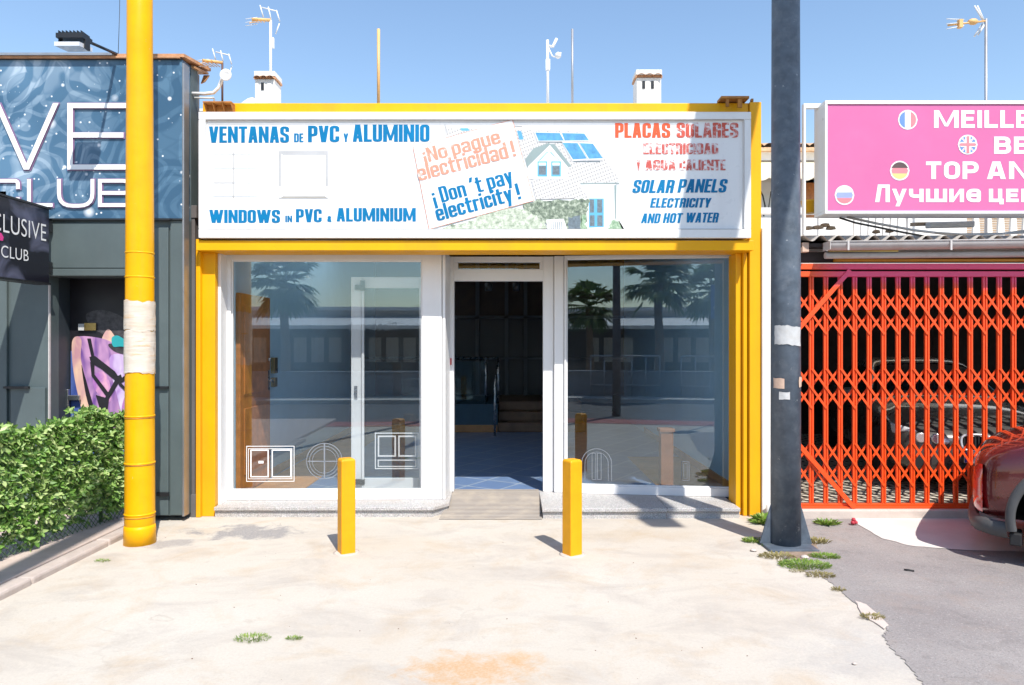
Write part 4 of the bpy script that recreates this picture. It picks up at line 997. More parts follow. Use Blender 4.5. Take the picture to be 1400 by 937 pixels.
# slate street lamp
lp = empty('street_lamp', (2.29, 6.12, 0), 'thick slate grey lamp post with torn stickers and a flared foot', 'street lamp')
cx, cy = 2.29, 6.12; ra = .118
part('shaft', M['slate'], lp, lambda b: b.tube([(cx,cy,0),(cx,cy,2.2),(cx,cy,4.6),(cx,cy,7.1)], [ra*1.03,ra,ra*.95,ra*.86], 36))
def fins(b):
    for k in (0,1,2):
        a = radians(-4+90*k); d = Vector((cos(a), sin(a), 0)); c = Vector((cx,cy,0)); p = Vector((-sin(a), cos(a), 0))*.012
        b.prism([c+d*.05-p+Vector((0,0,.02)), c+d*.215-p+Vector((0,0,.02)), c+d*.205-p+Vector((0,0,.05)), c+d*.118-p+Vector((0,0,.36)), c+d*.05-p+Vector((0,0,.36))], p*2)
part('foot', M['slate'], lp, fins, 0.004)
part('base_plate', M['slate'], lp, lambda b: b.box(cx-.2, cx+.2, cy-.2, cy+.2, 0.0, .022), 0.004)
part('sticker', M['sticker'], lp, lambda b: wrap(b, WZ(472,6.0), WZ(446,6.0), ra+.003, 11, 16, 5, radians(205), radians(318), .012))
part('sticker', M['sticker_tan'], lp, lambda b: wrap(b, WZ(532,6.0), WZ(518,6.0), ra+.004, 12, 6, 3, radians(200), radians(245), .006))
part('sticker', M['sticker_tan'], lp, lambda b: wrap(b, WZ(530,6.0), WZ(516,6.0), ra+.004, 13, 5, 3, radians(305), radians(340), .006))
part('sticker', M['sticker'], lp, lambda b: wrap(b, WZ(546,6.0), WZ(536,6.0), ra+.003, 14, 6, 3, radians(225), radians(265), .006))
def arm(b, x0, y0, x1, y1, z, wd_, th):
    a, c = Vector((x0,y0,z)), Vector((x1,y1,z)); u = (c-a); L = u.length; u.normalize(); v = Vector((-u.y,u.x,0))
    b.obox(a, u, v, Vector((0,0,1)), 0, L, -wd_/2, wd_/2, 0, th)
part('lamp_head', M['slate'], lp, lambda b: b.prism([(2.38,6.3,7.0),(2.64,4.9,7.0),(3.32,1.9,7.0),(3.62,1.9,7.0),(3.30,4.9,7.0),(3.1,6.3,7.0)], (0,0,.1)))  # unseen slab, its outline shaped to cast the slanted shadow on the sign
part('bracket_arm', M['slate'], lp, lambda b: b.tube([(cx,cy,6.95),(2.5,6.13,7.0),(2.75,6.1,7.04)], .05, 12))

# lamp post added behind the viewer (its arm shades the pavement beside the hedge)
l2 = empty('street_lamp', (-1.42, -1.35, 0), 'slim slate lamp post added behind the viewer to shade the pavement by the hedge', 'street lamp')
part('shaft', M['slate'], l2, lambda b: b.tube([(-1.42,-1.35,0),(-1.42,-1.35,7.1)], [.09,.07], 20))
part('lamp_head', M['slate'], l2, lambda b: arm(b, -1.44, -1.4, -1.68, 2.0, 7.0, .2, .1), 0.02)

# ================================================================== CLUB
DC = 6.97
club = empty('club_building', (-4.3, 7.2, 0), 'dark grey clad night club with recessed doorway and tiled eave', 'club')
CX1 = WX(252,DC)
ZR = WZ(80,DC)
def clubwall(b):
    b.box(-9, WX(67,DC), DC, DC+.15, 0, WZ(262,DC)); b.box(WX(67,DC), WX(188,DC), DC, DC+.15, WZ(378,DC), WZ(300,DC)); b.box(WX(188,DC), CX1, DC, DC+.15, 0.05, WZ(300,DC))
    b.box(-9, CX1-.002, DC+.152, DC+.3, WZ(300,DC)+.002, ZR-.01)
part('wall', M['club_grey'], club, clubwall)
def trims(b):
    b.box(-9, WX(12,DC), DC-.03, DC-.001, .05, WZ(262,DC)); b.box(WX(20,DC)-.02, WX(64,DC), DC-.028, DC-.001, .05, WZ(530,DC))
    b.box(WX(66,DC), WX(188,DC)-.003, DC-.03, DC-.001, WZ(378,DC)+.002, WZ(368,DC)); b.box(WX(67,DC), WX(188,DC)-.003, DC-.02, DC-.001, WZ(367,DC), WZ(306,DC))
    b.box(WX(188,DC)+.003, WX(232,DC), DC-.03, DC-.001, .06, WZ(312,DC)); b.box(WX(234,DC), CX1-.003, DC-.022, DC-.001, .06, WZ(302,DC))
part('cladding', M['club_grey'], club, trims, 0.005)
for xa, xb, ya, yb in ((10,44,528,531),(205,233,528,531),(188,237,300,302.5),(218,234,672,677)): part('ledge', M['black'], club, lambda b: b.box(WX(xa,DC), WX(xb,DC), DC-.06, DC-.031, WZ(yb,DC), WZ(ya,DC)))
part('corner_trim', M['galv'], club, lambda b: (b.box(CX1, CX1+.012, DC-.032, DC+.08, .05, WZ(88,DC)), b.box(CX1-.004, CX1-.001, DC-.036, DC-.023, .05, WZ(88,DC))))
part('side_wall', M['club_side'], club, lambda b: (b.box(CX1-.1, CX1-.004, DC+.155, 7.32, 0, ZR-.035), b.box(CX1-.1, CX1-.004, 7.321, 11, 0, 3.6), b.box(CX1-.003, CX1+.03, DC+.16, DC+.32, 0, WZ(300,7.2)), b.box(CX1-.003, CX1+.045, DC+.14, DC+.34, 0, .22), b.box(CX1-.003, CX1+.05, DC+.15, DC+.33, WZ(300,7.2), WZ(283,7.2))), 0.004)
part('roof', M['terracotta'], club, lambda b: (b.prism([(-9,DC-.05,ZR-.005),(CX1+.02,DC-.05,ZR-.005),(CX1+.06,7.44,ZR+.05),(CX1-.3,7.5,ZR+.05),(-9,7.5,ZR+.05)], (0,0,.03)), b.box(-9, CX1-.02, DC-.07, DC-.03, ZR-.02, ZR-.004)))
part('eave_board', M['wood_tan'], club, lambda b: (b.prism([(CX1-.2,DC+.16,ZR-.03),(CX1+.025,DC+.16,ZR-.03),(CX1+.045,7.42,ZR+.01),(CX1-.2,7.42,ZR+.01)], (0,0,.02)), b.prism([(CX1-.01,7.36,ZR-.1),(CX1+.03,7.36,ZR-.08),(CX1+.045,7.43,ZR+.008),(CX1-.01,7.43,ZR+.008)], (0,.02,0))))
part('coping', M['galv'], club, lambda b: b.box(-9, WX(160,DC), DC-.09, DC-.02, ZR-.003, ZR+.02))
def recess(b):
    b.box(WX(67,DC)-.05, WX(67,DC), DC+.152, DC+.9, 0, WZ(378,DC)); b.box(WX(67,DC), WX(215,DC), DC+.86, DC+.9, 0, WZ(378,DC)+.06); b.box(WX(188,DC), WX(188,DC)+.05, DC+.152, DC+.86, 0, WZ(378,DC)); b.box(WX(67,DC), WX(188,DC), DC+.152, DC+.86, WZ(378,DC), WZ(378,DC)+.05)
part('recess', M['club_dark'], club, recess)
part('recess_jamb', [M['pvc_grey']], club, lambda b: b.box(WX(66,DC)+.002, WX(67.5,DC)+.002, DC-.004, DC+.02, 0, WZ(390,DC)))
part('floor', M['pavement'], club, lambda b: b.box(WX(67,DC)+.001, WX(188,DC)-.001, DC+.0, DC+.86, 0, .06))
# door with the printed poster
DPo = DC+.33
def pmix(name, a, b_, sc, lo=.35, hi=.65):
    m, t, b = newmat(name); P = geo(t); n = t.noise(t.mapping(P,(1.6,0,.7)), sc, 2, .5, .6)
    t.link(t.mix(t.ramp(n, lo, hi), c4(a), c4(b_)), b.inputs['Base Color']); b.inputs['Roughness'].default_value = .4; return m
M['poster_skin'] = pmix('poster_skin', (.74,.50,.36), (.50,.26,.30), 6); M['poster_purple'] = pmix('poster_purple', (.16,.07,.28), (.55,.30,.50), 5)
M['poster_pink'] = pmix('poster_pink', (.70,.36,.50), (.36,.14,.42), 7); M['poster_blue'] = pmix('poster_blue', (.04,.07,.26), (.08,.13,.36), 3); M['poster_black'] = mat('poster_black', (.012,.010,.014), .4, var=.3)
M['poster_hair'] = mat('poster_hair', (.05,.045,.05), .4, var=.6, dscale=14, streak=True)
M['poster_lilac'] = pmix('poster_lilac', (.66,.56,.74), (.38,.20,.52), 6)
def poster(b):
    lay = [0]
    def Q(mi, pts):
        lay[0] += 1; b.mi = mi
        b.face([(WX(x,DPo), DPo-.002-.0006*lay[0], WZ(y,DPo)) for x, y in pts])
    def smooth(mi, pts, n=5):
        out = []; N = len(pts)
        for i in range(N):
            p0, p1, p2, p3 = (Vector(pts[(i+k-1) % N]) for k in range(4))
            for q in range(n):
                t = q/n; out.append(tuple(.5*((2*p1)+(p2-p0)*t+(2*p0-5*p1+4*p2-p3)*t*t+(3*p1-p0-3*p2+p3)*t**3)))
        Q(mi, out)
    Q(4, [(96,383),(192,383),(192,640),(96,640)])
    Q(3, [(97,480),(192,480),(192,640),(97,640)])
    smooth(5, [(118,430),(140,424),(165,432),(180,445),(175,462),(150,460),(126,448)])
    smooth(0, [(140,462),(148,450),(156,458),(158,464),(150,472),(142,472)])
    smooth(1, [(99,470),(110,460),(140,463),(160,470),(190,472),(190,600),(150,585),(128,560),(112,520),(104,500)])
    smooth(6, [(150,490),(172,486),(190,500),(190,560),(172,575),(160,540)])
    smooth(2, [(128,516),(140,508),(150,522),(152,548),(142,545),(130,532)])
    smooth(0, [(99,468),(106,460),(112,466),(111,490),(118,520),(126,550),(134,580),(136,610),(126,612),(116,575),(106,535),(100,500)])
    smooth(2, [(170,545),(190,530),(190,590),(168,580)])
    smooth(4, [(112,500),(116,512),(124,540),(133,572),(140,600),(136,602),(128,575),(118,540)])
    smooth(5, [(150,470),(190,474),(190,486),(160,482)])
    smooth(1, [(152,548),(160,560),(158,592),(150,590)])
    smooth(0, [(103,474),(107,468),(109,480),(110,500),(108,505),(105,490)])
    for pts in ([(120,463),(125,463),(130,488),(126,490)], [(123,488),(131,487),(158,508),(166,520),(160,522),(140,505),(125,496)], [(124,495),(130,497),(130,512),(150,538),(146,542),(126,514)], [(158,516),(166,512),(170,522),(160,526)], [(158,520),(164,522),(150,545),(146,575),(138,570),(144,545)], [(166,518),(190,498),(190,503),(168,523)], [(165,522),(190,548),(190,553),(163,526)], [(132,540),(146,544),(146,585),(140,582),(138,560)]): Q(4, pts)
    smooth(7, [(154,462),(162,459),(172,464),(190,468),(190,478),(168,474),(156,474)])
    b.mi = 3
pd = part('door_panel', [M['poster_skin'],M['poster_purple'],M['poster_pink'],M['poster_blue'],M['poster_black'],M['poster_hair'],M['poster_lilac'],M['teal']], club, lambda b: (setattr(b,'mi',4), b.box(WX(96,DPo), WX(193,DPo), DPo, DPo+.04, .06, WZ(380,DPo)), poster(b)), normals=False)
part('handle', M['steel'], pd, lambda b: (b.box(WX(94,DPo), WX(98,DPo), DPo-.06, DPo-.02, WZ(556,DPo), WZ(532,DPo)), b.box(WX(98,DPo), WX(113,DPo), DPo-.06, DPo-.03, WZ(547,DPo), WZ(540,DPo))), 0.006)
part('notice', [M['brass'], M['sticker']], pd, lambda b: (b.box(WX(117,DPo), WX(133,DPo), DPo-.025, DPo-.02, WZ(452,DPo), WZ(442,DPo)), setattr(b,'mi',1), b.box(WX(109,DPo), WX(117,DPo)-.001, DPo-.025, DPo-.02, WZ(452,DPo), WZ(443,DPo))))

# blue banner sign with VE CLUB
cs = empty('club_sign', (-4.3, DC, WZ(300,DC)), 'large blue damask banner sign with thin white letters', 'sign')
DBn = DC-.03
part('banner', M['damask'], cs, lambda b: b.box(-9, CX1-.006, DBn, DBn+.17, WZ(300,DC), WZ(83,DC)))
part('edge_trim', M['dark_metal'], cs, lambda b: (b.box(-9, CX1-.006, DBn-.012, DBn-.001, WZ(84,DC), WZ(81.5,DC)), b.box(-9, CX1-.006, DBn-.012, DBn-.001, WZ(302,DC), WZ(300,DC)+.002)))
DLt = DBn-.02
for txt, xl, xr, yt, yb, of in (('V',-8,80,141,232,-.0),('E',92,181,141,232,-.0),('C',-22,27,245,283.5,-.0),('L',37,72,245,283,-.0),('U',78,129,245,284,-.0),('B',134,184,245,283,0)):
    f = lambda a, b, d: Vector((a, DLt-d, b))
    hgt = (yb-yt)/1000*DLt
    mb = MB(); t = .052 if yb-yt > 60 else .036
    g2 = {'V':[('d',(0,1),(.5,0)),('d',(1,1),(.5,0))], 'E':G['E'],'L':G['L'],'U':G['U'],'C':[('p',[(1,.74),(1,1,1),(0,1,1),(0,0,1),(1,0,1),(1,.26)],0)],'B':[('p',[(0,0),(1,0,1),(1,.5,1),(0,.5)],1),('p',[(0,.5),(.9,.5,1),(.9,1,1),(0,1)],1)]}
    old = G.get(txt); G[txt] = g2[txt]
    wdt = (WX(xr,DLt)-WX(xl,DLt))
    word(mb, txt, f, WX(xl,DLt), WX(xr,DLt), WZ(yb,DLt), hgt, f=t/wdt*GW.get(txt,1), ry=.95, gap=0, ty_abs=t*.92)
    ed = mb; G[txt] = old
    fr = ed.build('letter', M['letter_white'], cs, normals=False)
    mb = MB(); G[txt] = g2[txt]; t2 = t+.018
    word(mb, txt, lambda a, b, d: Vector((a, DLt+.012-d, b)), WX(xl,DLt)-.009, WX(xr,DLt)+.009, WZ(yb,DLt)-.009, hgt+.018, f=t2/(wdt+.018)*GW.get(txt,1), ry=.95, gap=0, ty_abs=t2*.92)
    G[txt] = old
    mb.build('letter_edge', M['lilac'], fr, normals=False)

# projecting sign EXCLUSIVE CLUB, square to the wall
XB = WX(67,6.86)
ps = empty('projecting_sign', (XB, 6.4, WZ(387,6.86)), 'black projecting sign above the club wall reading EXCLUSIVE CLUB', 'sign')
zb0, zb1 = WZ(387,6.86), WZ(287,6.86)
def bladem():
    m, t, b = newmat('blade_print'); P = geo(t)
    n = t.noise(t.mapping(P,(0,1,1)), 3.0, 3, .5, .8)
    c = t.ramp(n, .5, .78, (.012,.012,.02,1), (.16,.17,.26,1)); t.link(c, b.inputs['Base Color']); b.inputs['Roughness'].default_value = .3
    return m
M['blade'] = bladem()
part('panel', M['blade'], ps, lambda b: b.box(XB-.12, XB, 5.55, 6.86, zb0, zb1))
part('edge', M['dark_metal'], ps, lambda b: (b.box(XB-.13, XB+.012, 5.54, 6.87, zb1+.001, zb1+.02), b.box(XB-.13, XB+.012, 5.54, 6.87, zb0-.02, zb0-.001), b.box(XB-.11, XB-.01, 6.875, 6.93, zb0+.1, zb0+.2), b.box(XB-.11, XB-.01, 6.875, 6.93, zb1-.2, zb1-.1)))
bl = lambda a, b, d: Vector((XB+.004+d, a, b))
def yat(x): return XB/((x-700)/1000)
mb = font_word('EXCLUSIVE', 5.86, yat(62.5), WZ(307,6.8), WZ(330,6.8), bl, -.006); mb.build('lettering', M['letter_white'], ps)
mb = font_word('CLUB', yat(1), yat(38.5), WZ(341,6.5), WZ(356.5,6.5), bl, -.004); mb.build('lettering', M['letter_white'], ps)
M['neon_pink'] = mat('print_pink', (.75,.06,.30), .4)
part('emblem', M['neon_pink'], ps, lambda b: b.prism([bl(5.9,WZ(332,6.3),.001), bl(yat(3),WZ(331,6.3),.001), bl(yat(4),WZ(326,6.3),.001), bl(yat(1),WZ(321,6.3),.001), bl(5.9,WZ(318,6.3),.001)], (.001,0,0)))

# floodlight on its arm
fl = empty('floodlight', (WX(158,DC), DC, ZR), 'black floodlight on a long arm above the blue club banner', 'floodlight')
F0 = W(102,62,6.35)
part('arm', M['dark_metal'], fl, lambda b: b.tube([(WX(162,DC),DC-.02,ZR+.03), (F0.x+.10, 6.42, F0.z+.05)], .014, 8))
part('housing', M['black'], fl, lambda b: (b.box(F0.x-.115, F0.x+.115, 6.27, 6.42, F0.z+.035, F0.z+.075), [b.box(F0.x-.10+.032*k, F0.x-.094+.032*k, 6.28, 6.41, F0.z+.0755, F0.z+.10) for k in range(7)], b.box(F0.x-.118, F0.x-.108, 6.31, 6.36, F0.z-.03, F0.z+.034), b.box(F0.x+.10, F0.x+.118, 6.31, 6.38, F0.z-.04, F0.z+.034)))
part('lamp_glass', M['lamp_clear'], fl, lambda b: b.prism([(F0.x-.115,6.25,F0.z-.045),(F0.x+.10,6.25,F0.z-.045),(F0.x+.115,6.42,F0.z-.03),(F0.x-.10,6.42,F0.z-.03)], (0,0,.035)))
part('cable', M['cable'], fl, lambda b: b.tube([(WX(163,DC),DC-.02,ZR), (WX(163.5,7.1),7.1,ZR+.5), (WX(165,8),8.0,6.5)], .003, 6))

# curved dish arm on the club's side wall
da = empty('satellite_dish', (CX1+.05, 7.15, WZ(128,7.15)), 'small white satellite dish on a curved white arm beside the club', 'satellite dish')
def darm(b):
    p = [W(257,128,7.15), W(280,128.5,7.15), W(292,127,7.15), W(299,120,7.15), W(303,110,7.15), W(305,103,7.15)]
    b.tube([(v.x,v.y,v.z) for v in p], .017, 12); b.box(p[0].x-.03, p[0].x+.02, 7.12, 7.18, p[0].z-.1, p[0].z+.1)
part('arm', M['antenna'], da, darm, 0)
q = W(309,103,7.1)
part('dish', M['antenna'], da, lambda b: b.lathe((q.x,7.1,q.z), [(.004,.02),(.03,.017),(.055,.0),(.058,-.012),(.056,-.016),(.03,.0),(.004,.006)], 24, 'Y'))
cp = part('conduit_pipe', M['antenna'], None, lambda b: b.tube([W(258,134,7.2), W(292,134,7.2), W(293,135,7.2), W(293,152,7.2)], .009, 8)); tag(cp, 'thin white bent pipe between the club corner and the shop fascia', 'pipe')

# ================================================================== HEDGE
hg = empty('hedge', (-3.92, 5, .05), 'green leafy hedge screen along the pavement beside the yellow pole', 'hedge')
def hedge_leaves(b, n, x0, x1, y0, y1, z0, z1, seed, ls=.05):
    rr = random.Random(seed); bm = b.bm
    for _ in range(n):
        yy = rr.uniform(y0, y1); u = rr.random()
        top = z1 + .045*sin(yy*5.1) + .03*sin(yy*13.7+1) - .02
        bot = z0 - .03 + .04*sin(yy*7.3)
        zz = bot + (top-bot)*u**.86
        if u < .22 and rr.random() < .6*(1-u/.22)+.2: continue
        dens = rr.random()
        xx = rr.uniform(x0, x1) if dens < .45 else x1 - abs(rr.gauss(0,.025))
        if rr.random() < .08: zz = top + rr.uniform(0,.03)
        c = Vector((xx, yy, zz))
        ax = Vector((rr.uniform(.2,1), rr.uniform(-.8,.8), rr.uniform(-.5,.9))).normalized()
        s = ax.orthogonal().normalized(); s = Matrix.Rotation(rr.uniform(0,6.28),3,ax) @ s; t = ax.cross(s)
        for k in range(5):
            a = k*1.256 + rr.uniform(-.25,.25); d = (s*cos(a)+t*sin(a)+ax*rr.uniform(.1,.5)).normalized(); p = ax.cross(d).normalized()
            L = ls*rr.uniform(.55,1.35); wd = L*.24
            q = [c, c+d*L*.35+p*wd, c+d*L*.7+p*wd*.8+ax*L*.08, c+d*L, c+d*L*.7-p*wd*.8+ax*L*.08, c+d*L*.35-p*wd]
            bm.faces.new([bm.verts.new(v) for v in q])
def shear_hedge(b):
    for v in b.bm.verts: v.co.x += (v.co.y-5.48)*.15
mb = MB(); hedge_leaves(mb, 7600, -4.05, -3.84, 2.6, 6.88, .14, 1.03, 5); shear_hedge(mb); mb.build('foliage', M['leaf'], hg, normals=False)
def net(b):
    st = .055; y0, y1, z0, z1 = 2.6, 6.9, .07, .95
    n = int((y1-y0+1)/st)
    for k in range(-16, n):
        for sgn in (1, -1):
            a = Vector((-3.855-.003*sgn, y0+k*st, z0)); c = Vector((-3.855-.003*sgn, y0+k*st+.88, z1))
            if sgn < 0: a, c = Vector((-3.852, y0+k*st+.88, z0)), Vector((-3.852, y0+k*st, z1))
            lo, hi = max(0, min((y0-a.y)/(c.y-a.y), 1) if c.y > a.y else (y1-a.y)/(c.y-a.y)), min(1, (y1-a.y)/(c.y-a.y) if c.y > a.y else (y0-a.y)/(c.y-a.y))
            if hi-lo > .02: b.tube([a.lerp(c, max(0,lo)), a.lerp(c, hi)], .0032, 4, False)
part('net', M['mesh_green'], hg, lambda b: (net(b), shear_hedge(b)))
part('support_post', M['mesh_green'], hg, lambda b: [b.tube([(-3.95,yy,.05),(-3.95,yy,.98)], .016, 8) for yy in (2.8,4.1,5.4,6.7)] and shear_hedge(b))

# ================================================================== GARAGE
GD = 7.12
gar = empty('garage_building', (6, 9, 0), 'open fronted garage with corrugated roof and grey gutter, behind the red gate', 'garage')
wt = WZ(312,7.1)
part('side_wall', M['wall_white'], gar, lambda b: (b.box(WX(1041,7.1)+.01, 2.70, 7.10, 7.24, 0, wt), b.box(2.50, 2.70, 7.245, 13, 0, wt-.2)))
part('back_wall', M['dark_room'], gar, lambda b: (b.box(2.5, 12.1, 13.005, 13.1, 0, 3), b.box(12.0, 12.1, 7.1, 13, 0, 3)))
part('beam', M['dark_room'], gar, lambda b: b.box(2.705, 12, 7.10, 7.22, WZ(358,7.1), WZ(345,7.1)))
part('beam_trim', M['ochre'], gar, lambda b: b.box(WX(1140,7.08), 12, 7.045, 7.095, WZ(358,7.08), WZ(354.5,7.08)))
def corr(b):
    rows = []
    for yy, zz in ((6.93, WZ(326,6.93)),(8.2, WZ(326,6.93)+.18),(13.1, WZ(326,6.93)+.8)):
        rows.append([(2.72+.021*k, yy, zz + .028*sin(2*pi*k/8)) for k in range(440)])
    b.grid(rows); 
part('roof', M['corr'], gar, corr)
bpy.data.objects[-1] if False else None
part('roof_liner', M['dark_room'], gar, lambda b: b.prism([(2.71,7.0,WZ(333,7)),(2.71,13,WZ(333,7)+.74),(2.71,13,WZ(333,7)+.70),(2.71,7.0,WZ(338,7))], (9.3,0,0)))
def gut(b, y, z, r, x0_, x1_, d):
    rows = []
    for xx, dz in ((x0_,0),(x1_,d)):
        rows.append([(xx, y - r*cos(a), z+dz - r*sin(a)) for a in [radians(180*k/12) for k in range(13)]])
    b.grid(rows); b.tube([(x0_, y-r, z), (x1_, y-r, z+d)], .008, 6)
def gutter(b):
    gut(b, 6.90, WZ(331,6.85), .075, WX(1134,6.85), 12, .10)
    b.box(WX(1134,6.85)-.006, WX(1134,6.85), 6.82, 6.98, WZ(341.5,6.85), WZ(330,6.85))
    for xx in (1160,1301): b.box(WX(xx,6.8), WX(xx+2.5,6.8), 6.815, 6.823, WZ(342,6.82), WZ(329,6.82))
part('gutter', M['pvc_grey'], gar, gutter)
part('roller_tube', [M['pvc_grey'], M['brass']], gar, lambda b: (b.tube([(WX(1128,6.98),6.98,WZ(349.5,6.98)),(12,6.98,WZ(348,6.98)+.06)], .032, 14), setattr(b,'mi',1), b.box(WX(1130,6.98), WX(1225,6.98), 6.935, 6.945, WZ(345,6.98), WZ(342.5,6.98))))

# folding gate -------------------------------------------
fg = empty('folding_gate', (5, 7.12, .09), 'red folding scissor gate closed across the garage', 'gate')
gz0, gz1 = WZ(694,GD), WZ(366,GD)
xs = [1106+19.75*k for k in range(-1, 30)]
def gatebars():
    for i, xx in enumerate(xs):
        if xx < 1090: continue
        xm = WX(xx+3, GD)
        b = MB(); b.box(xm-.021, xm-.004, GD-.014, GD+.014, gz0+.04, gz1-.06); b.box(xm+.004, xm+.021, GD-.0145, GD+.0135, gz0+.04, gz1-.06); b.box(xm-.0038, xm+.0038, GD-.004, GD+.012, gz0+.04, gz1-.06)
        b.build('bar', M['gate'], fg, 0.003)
gatebars()
def lattice(b, band):
    for i in range(len(xs)-1):
        xa, xb = WX(xs[i]+3,GD), WX(xs[i+1]+3,GD)
        for (ya, yb) in band:
            for k, sg in enumerate((0,1)):
                za, zb = WZ(ya,GD), WZ(yb,GD)
                p, q = ((xa,za),(xb,zb)) if sg == 0 else ((xa,zb),(xb,za))
                d = Vector((q[0]-p[0],0,q[1]-p[1])).normalized(); n = Vector((-d.z,0,d.x))*.0105
                yy = GD-.024 if sg == 0 else GD+.018
                P0, Q0 = Vector((p[0],yy,p[1])), Vector((q[0],yy,q[1]))
                b.prism([P0-n, Q0-n, Q0+n, P0+n], (0,.006,0))
            b.lathe((xa, GD-.03, WZ((ya+yb)/2,GD)), [(.0,0),(.006,0),(.006,.006)], 8, 'Y') if False else None
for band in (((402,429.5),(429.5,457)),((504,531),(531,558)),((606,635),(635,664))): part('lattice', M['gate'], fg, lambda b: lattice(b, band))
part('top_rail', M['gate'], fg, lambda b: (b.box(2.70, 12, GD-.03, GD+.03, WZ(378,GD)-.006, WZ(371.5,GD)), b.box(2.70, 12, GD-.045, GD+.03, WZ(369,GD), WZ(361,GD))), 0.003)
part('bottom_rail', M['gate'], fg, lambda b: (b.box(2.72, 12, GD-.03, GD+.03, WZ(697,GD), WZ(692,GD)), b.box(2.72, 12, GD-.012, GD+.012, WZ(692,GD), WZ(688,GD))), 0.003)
def brace(b, pa, pb, y):
    P0, Q0 = W(*pa, GD), W(*pb, GD); P0.y = Q0.y = y; d = (Q0-P0).normalized(); n = Vector((-d.z,0,d.x))*.022
    b.prism([P0-n, Q0-n, Q0+n, P0+n], (0,.012,0))
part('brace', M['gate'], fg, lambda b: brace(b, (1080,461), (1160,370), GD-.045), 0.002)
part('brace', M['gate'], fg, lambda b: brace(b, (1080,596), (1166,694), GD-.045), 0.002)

# pink sign ------------------------------------------------
PD = 6.86
pk = empty('pink_sign', (5, PD, WZ(292,PD)), 'pink sign with white frame, flags and offers in several languages', 'sign')
px0, px1, pz0, pz1 = WX(1128,PD), WX(1660,PD), WZ(292.5,PD), WZ(137.5,PD)
def pkf(b):
    t = .028
    b.box(px0, px1, PD, PD+.25, pz0, pz0+t); b.box(px0, px1, PD, PD+.25, pz1-t*1.2, pz1); b.box(px0, px0+t*.9, PD+.001, PD+.249, pz0+t+.0005, pz1-t*1.2-.0005); b.box(px1-t, px1, PD+.001, PD+.249, pz0+t+.0005, pz1-t*1.2-.0005)
part('frame', M['panel_frame'], pk, pkf, 0.004)
part('back_casing', M['panel_frame'], pk, lambda b: b.box(px0+.005, px1-.005, PD+.06, PD+.24, pz0+.03, pz1-.036))
part('panel', M['pink'], pk, lambda b: b.box(px0+.024, px1-.027, PD+.012, PD+.058, pz0+.027, pz1-.034))
PF = PD+.010
def pkw(rows, **k):
    for (txt, xl, xr, yt, yb) in rows:
        mb = MB(); pxword(mb, txt, xl, xr, yt, yb, PF, **k); mb.build('lettering', M['letter_white'], pk, normals=False)
SB = dict(f=.285, ry=.80, gap=.16)
pkw([('MEILLE',1277,1408,151,175)], **SB)
pkw([('BE',1359,1406,187,210.5)], **SB)
pkw([('TOP',1266,1338,221,245),('AN',1349,1407,221,245)], **SB)
pkw([('Лучшие',1196.5,1341,252.5,276.5)], **SB)
pkw([('ЦЕН',1352,1416,252.5,276.5)], f=.29, ry=.8, gap=.18)
FC = dict(w=mat('flag_white',(.8,.8,.8),.4), b=mat('flag_blue',(.13,.25,.62),.4), r=mat('flag_red',(.75,.22,.25),.4), k=mat('flag_dark',(.10,.06,.06),.4), y=mat('flag_yellow',(.78,.6,.2),.4), p=mat('flag_pale_blue',(.30,.36,.78),.4))
def disc_clip(b, cx_, cz_, r, u0, u1, v0, v1, mi, lay, rot=0):
    """part of a disc between bounds given in -1..1"""
    b.mi = mi; n = 14
    for i in range(n):
        a0_, a1_ = u0+(u1-u0)*i/n, u0+(u1-u0)*(i+1)/n
        def col(a):
            h = sqrt(max(0, 1-a*a)); return max(v0,-h), min(v1,h)
        (l0,h0), (l1,h1) = col(a0_), col(a1_)
        if h0-l0 < 1e-4 and h1-l1 < 1e-4: continue
        h0, h1 = max(h0,l0), max(h1,l1)
        b.face([(cx_+r*a0_, PF-.0008-.0005*lay, cz_+r*l0),(cx_+r*a1_, PF-.0008-.0005*lay, cz_+r*l1),(cx_+r*a1_, PF-.0008-.0005*lay, cz_+r*h1),(cx_+r*a0_, PF-.0008-.0005*lay, cz_+r*h0)])
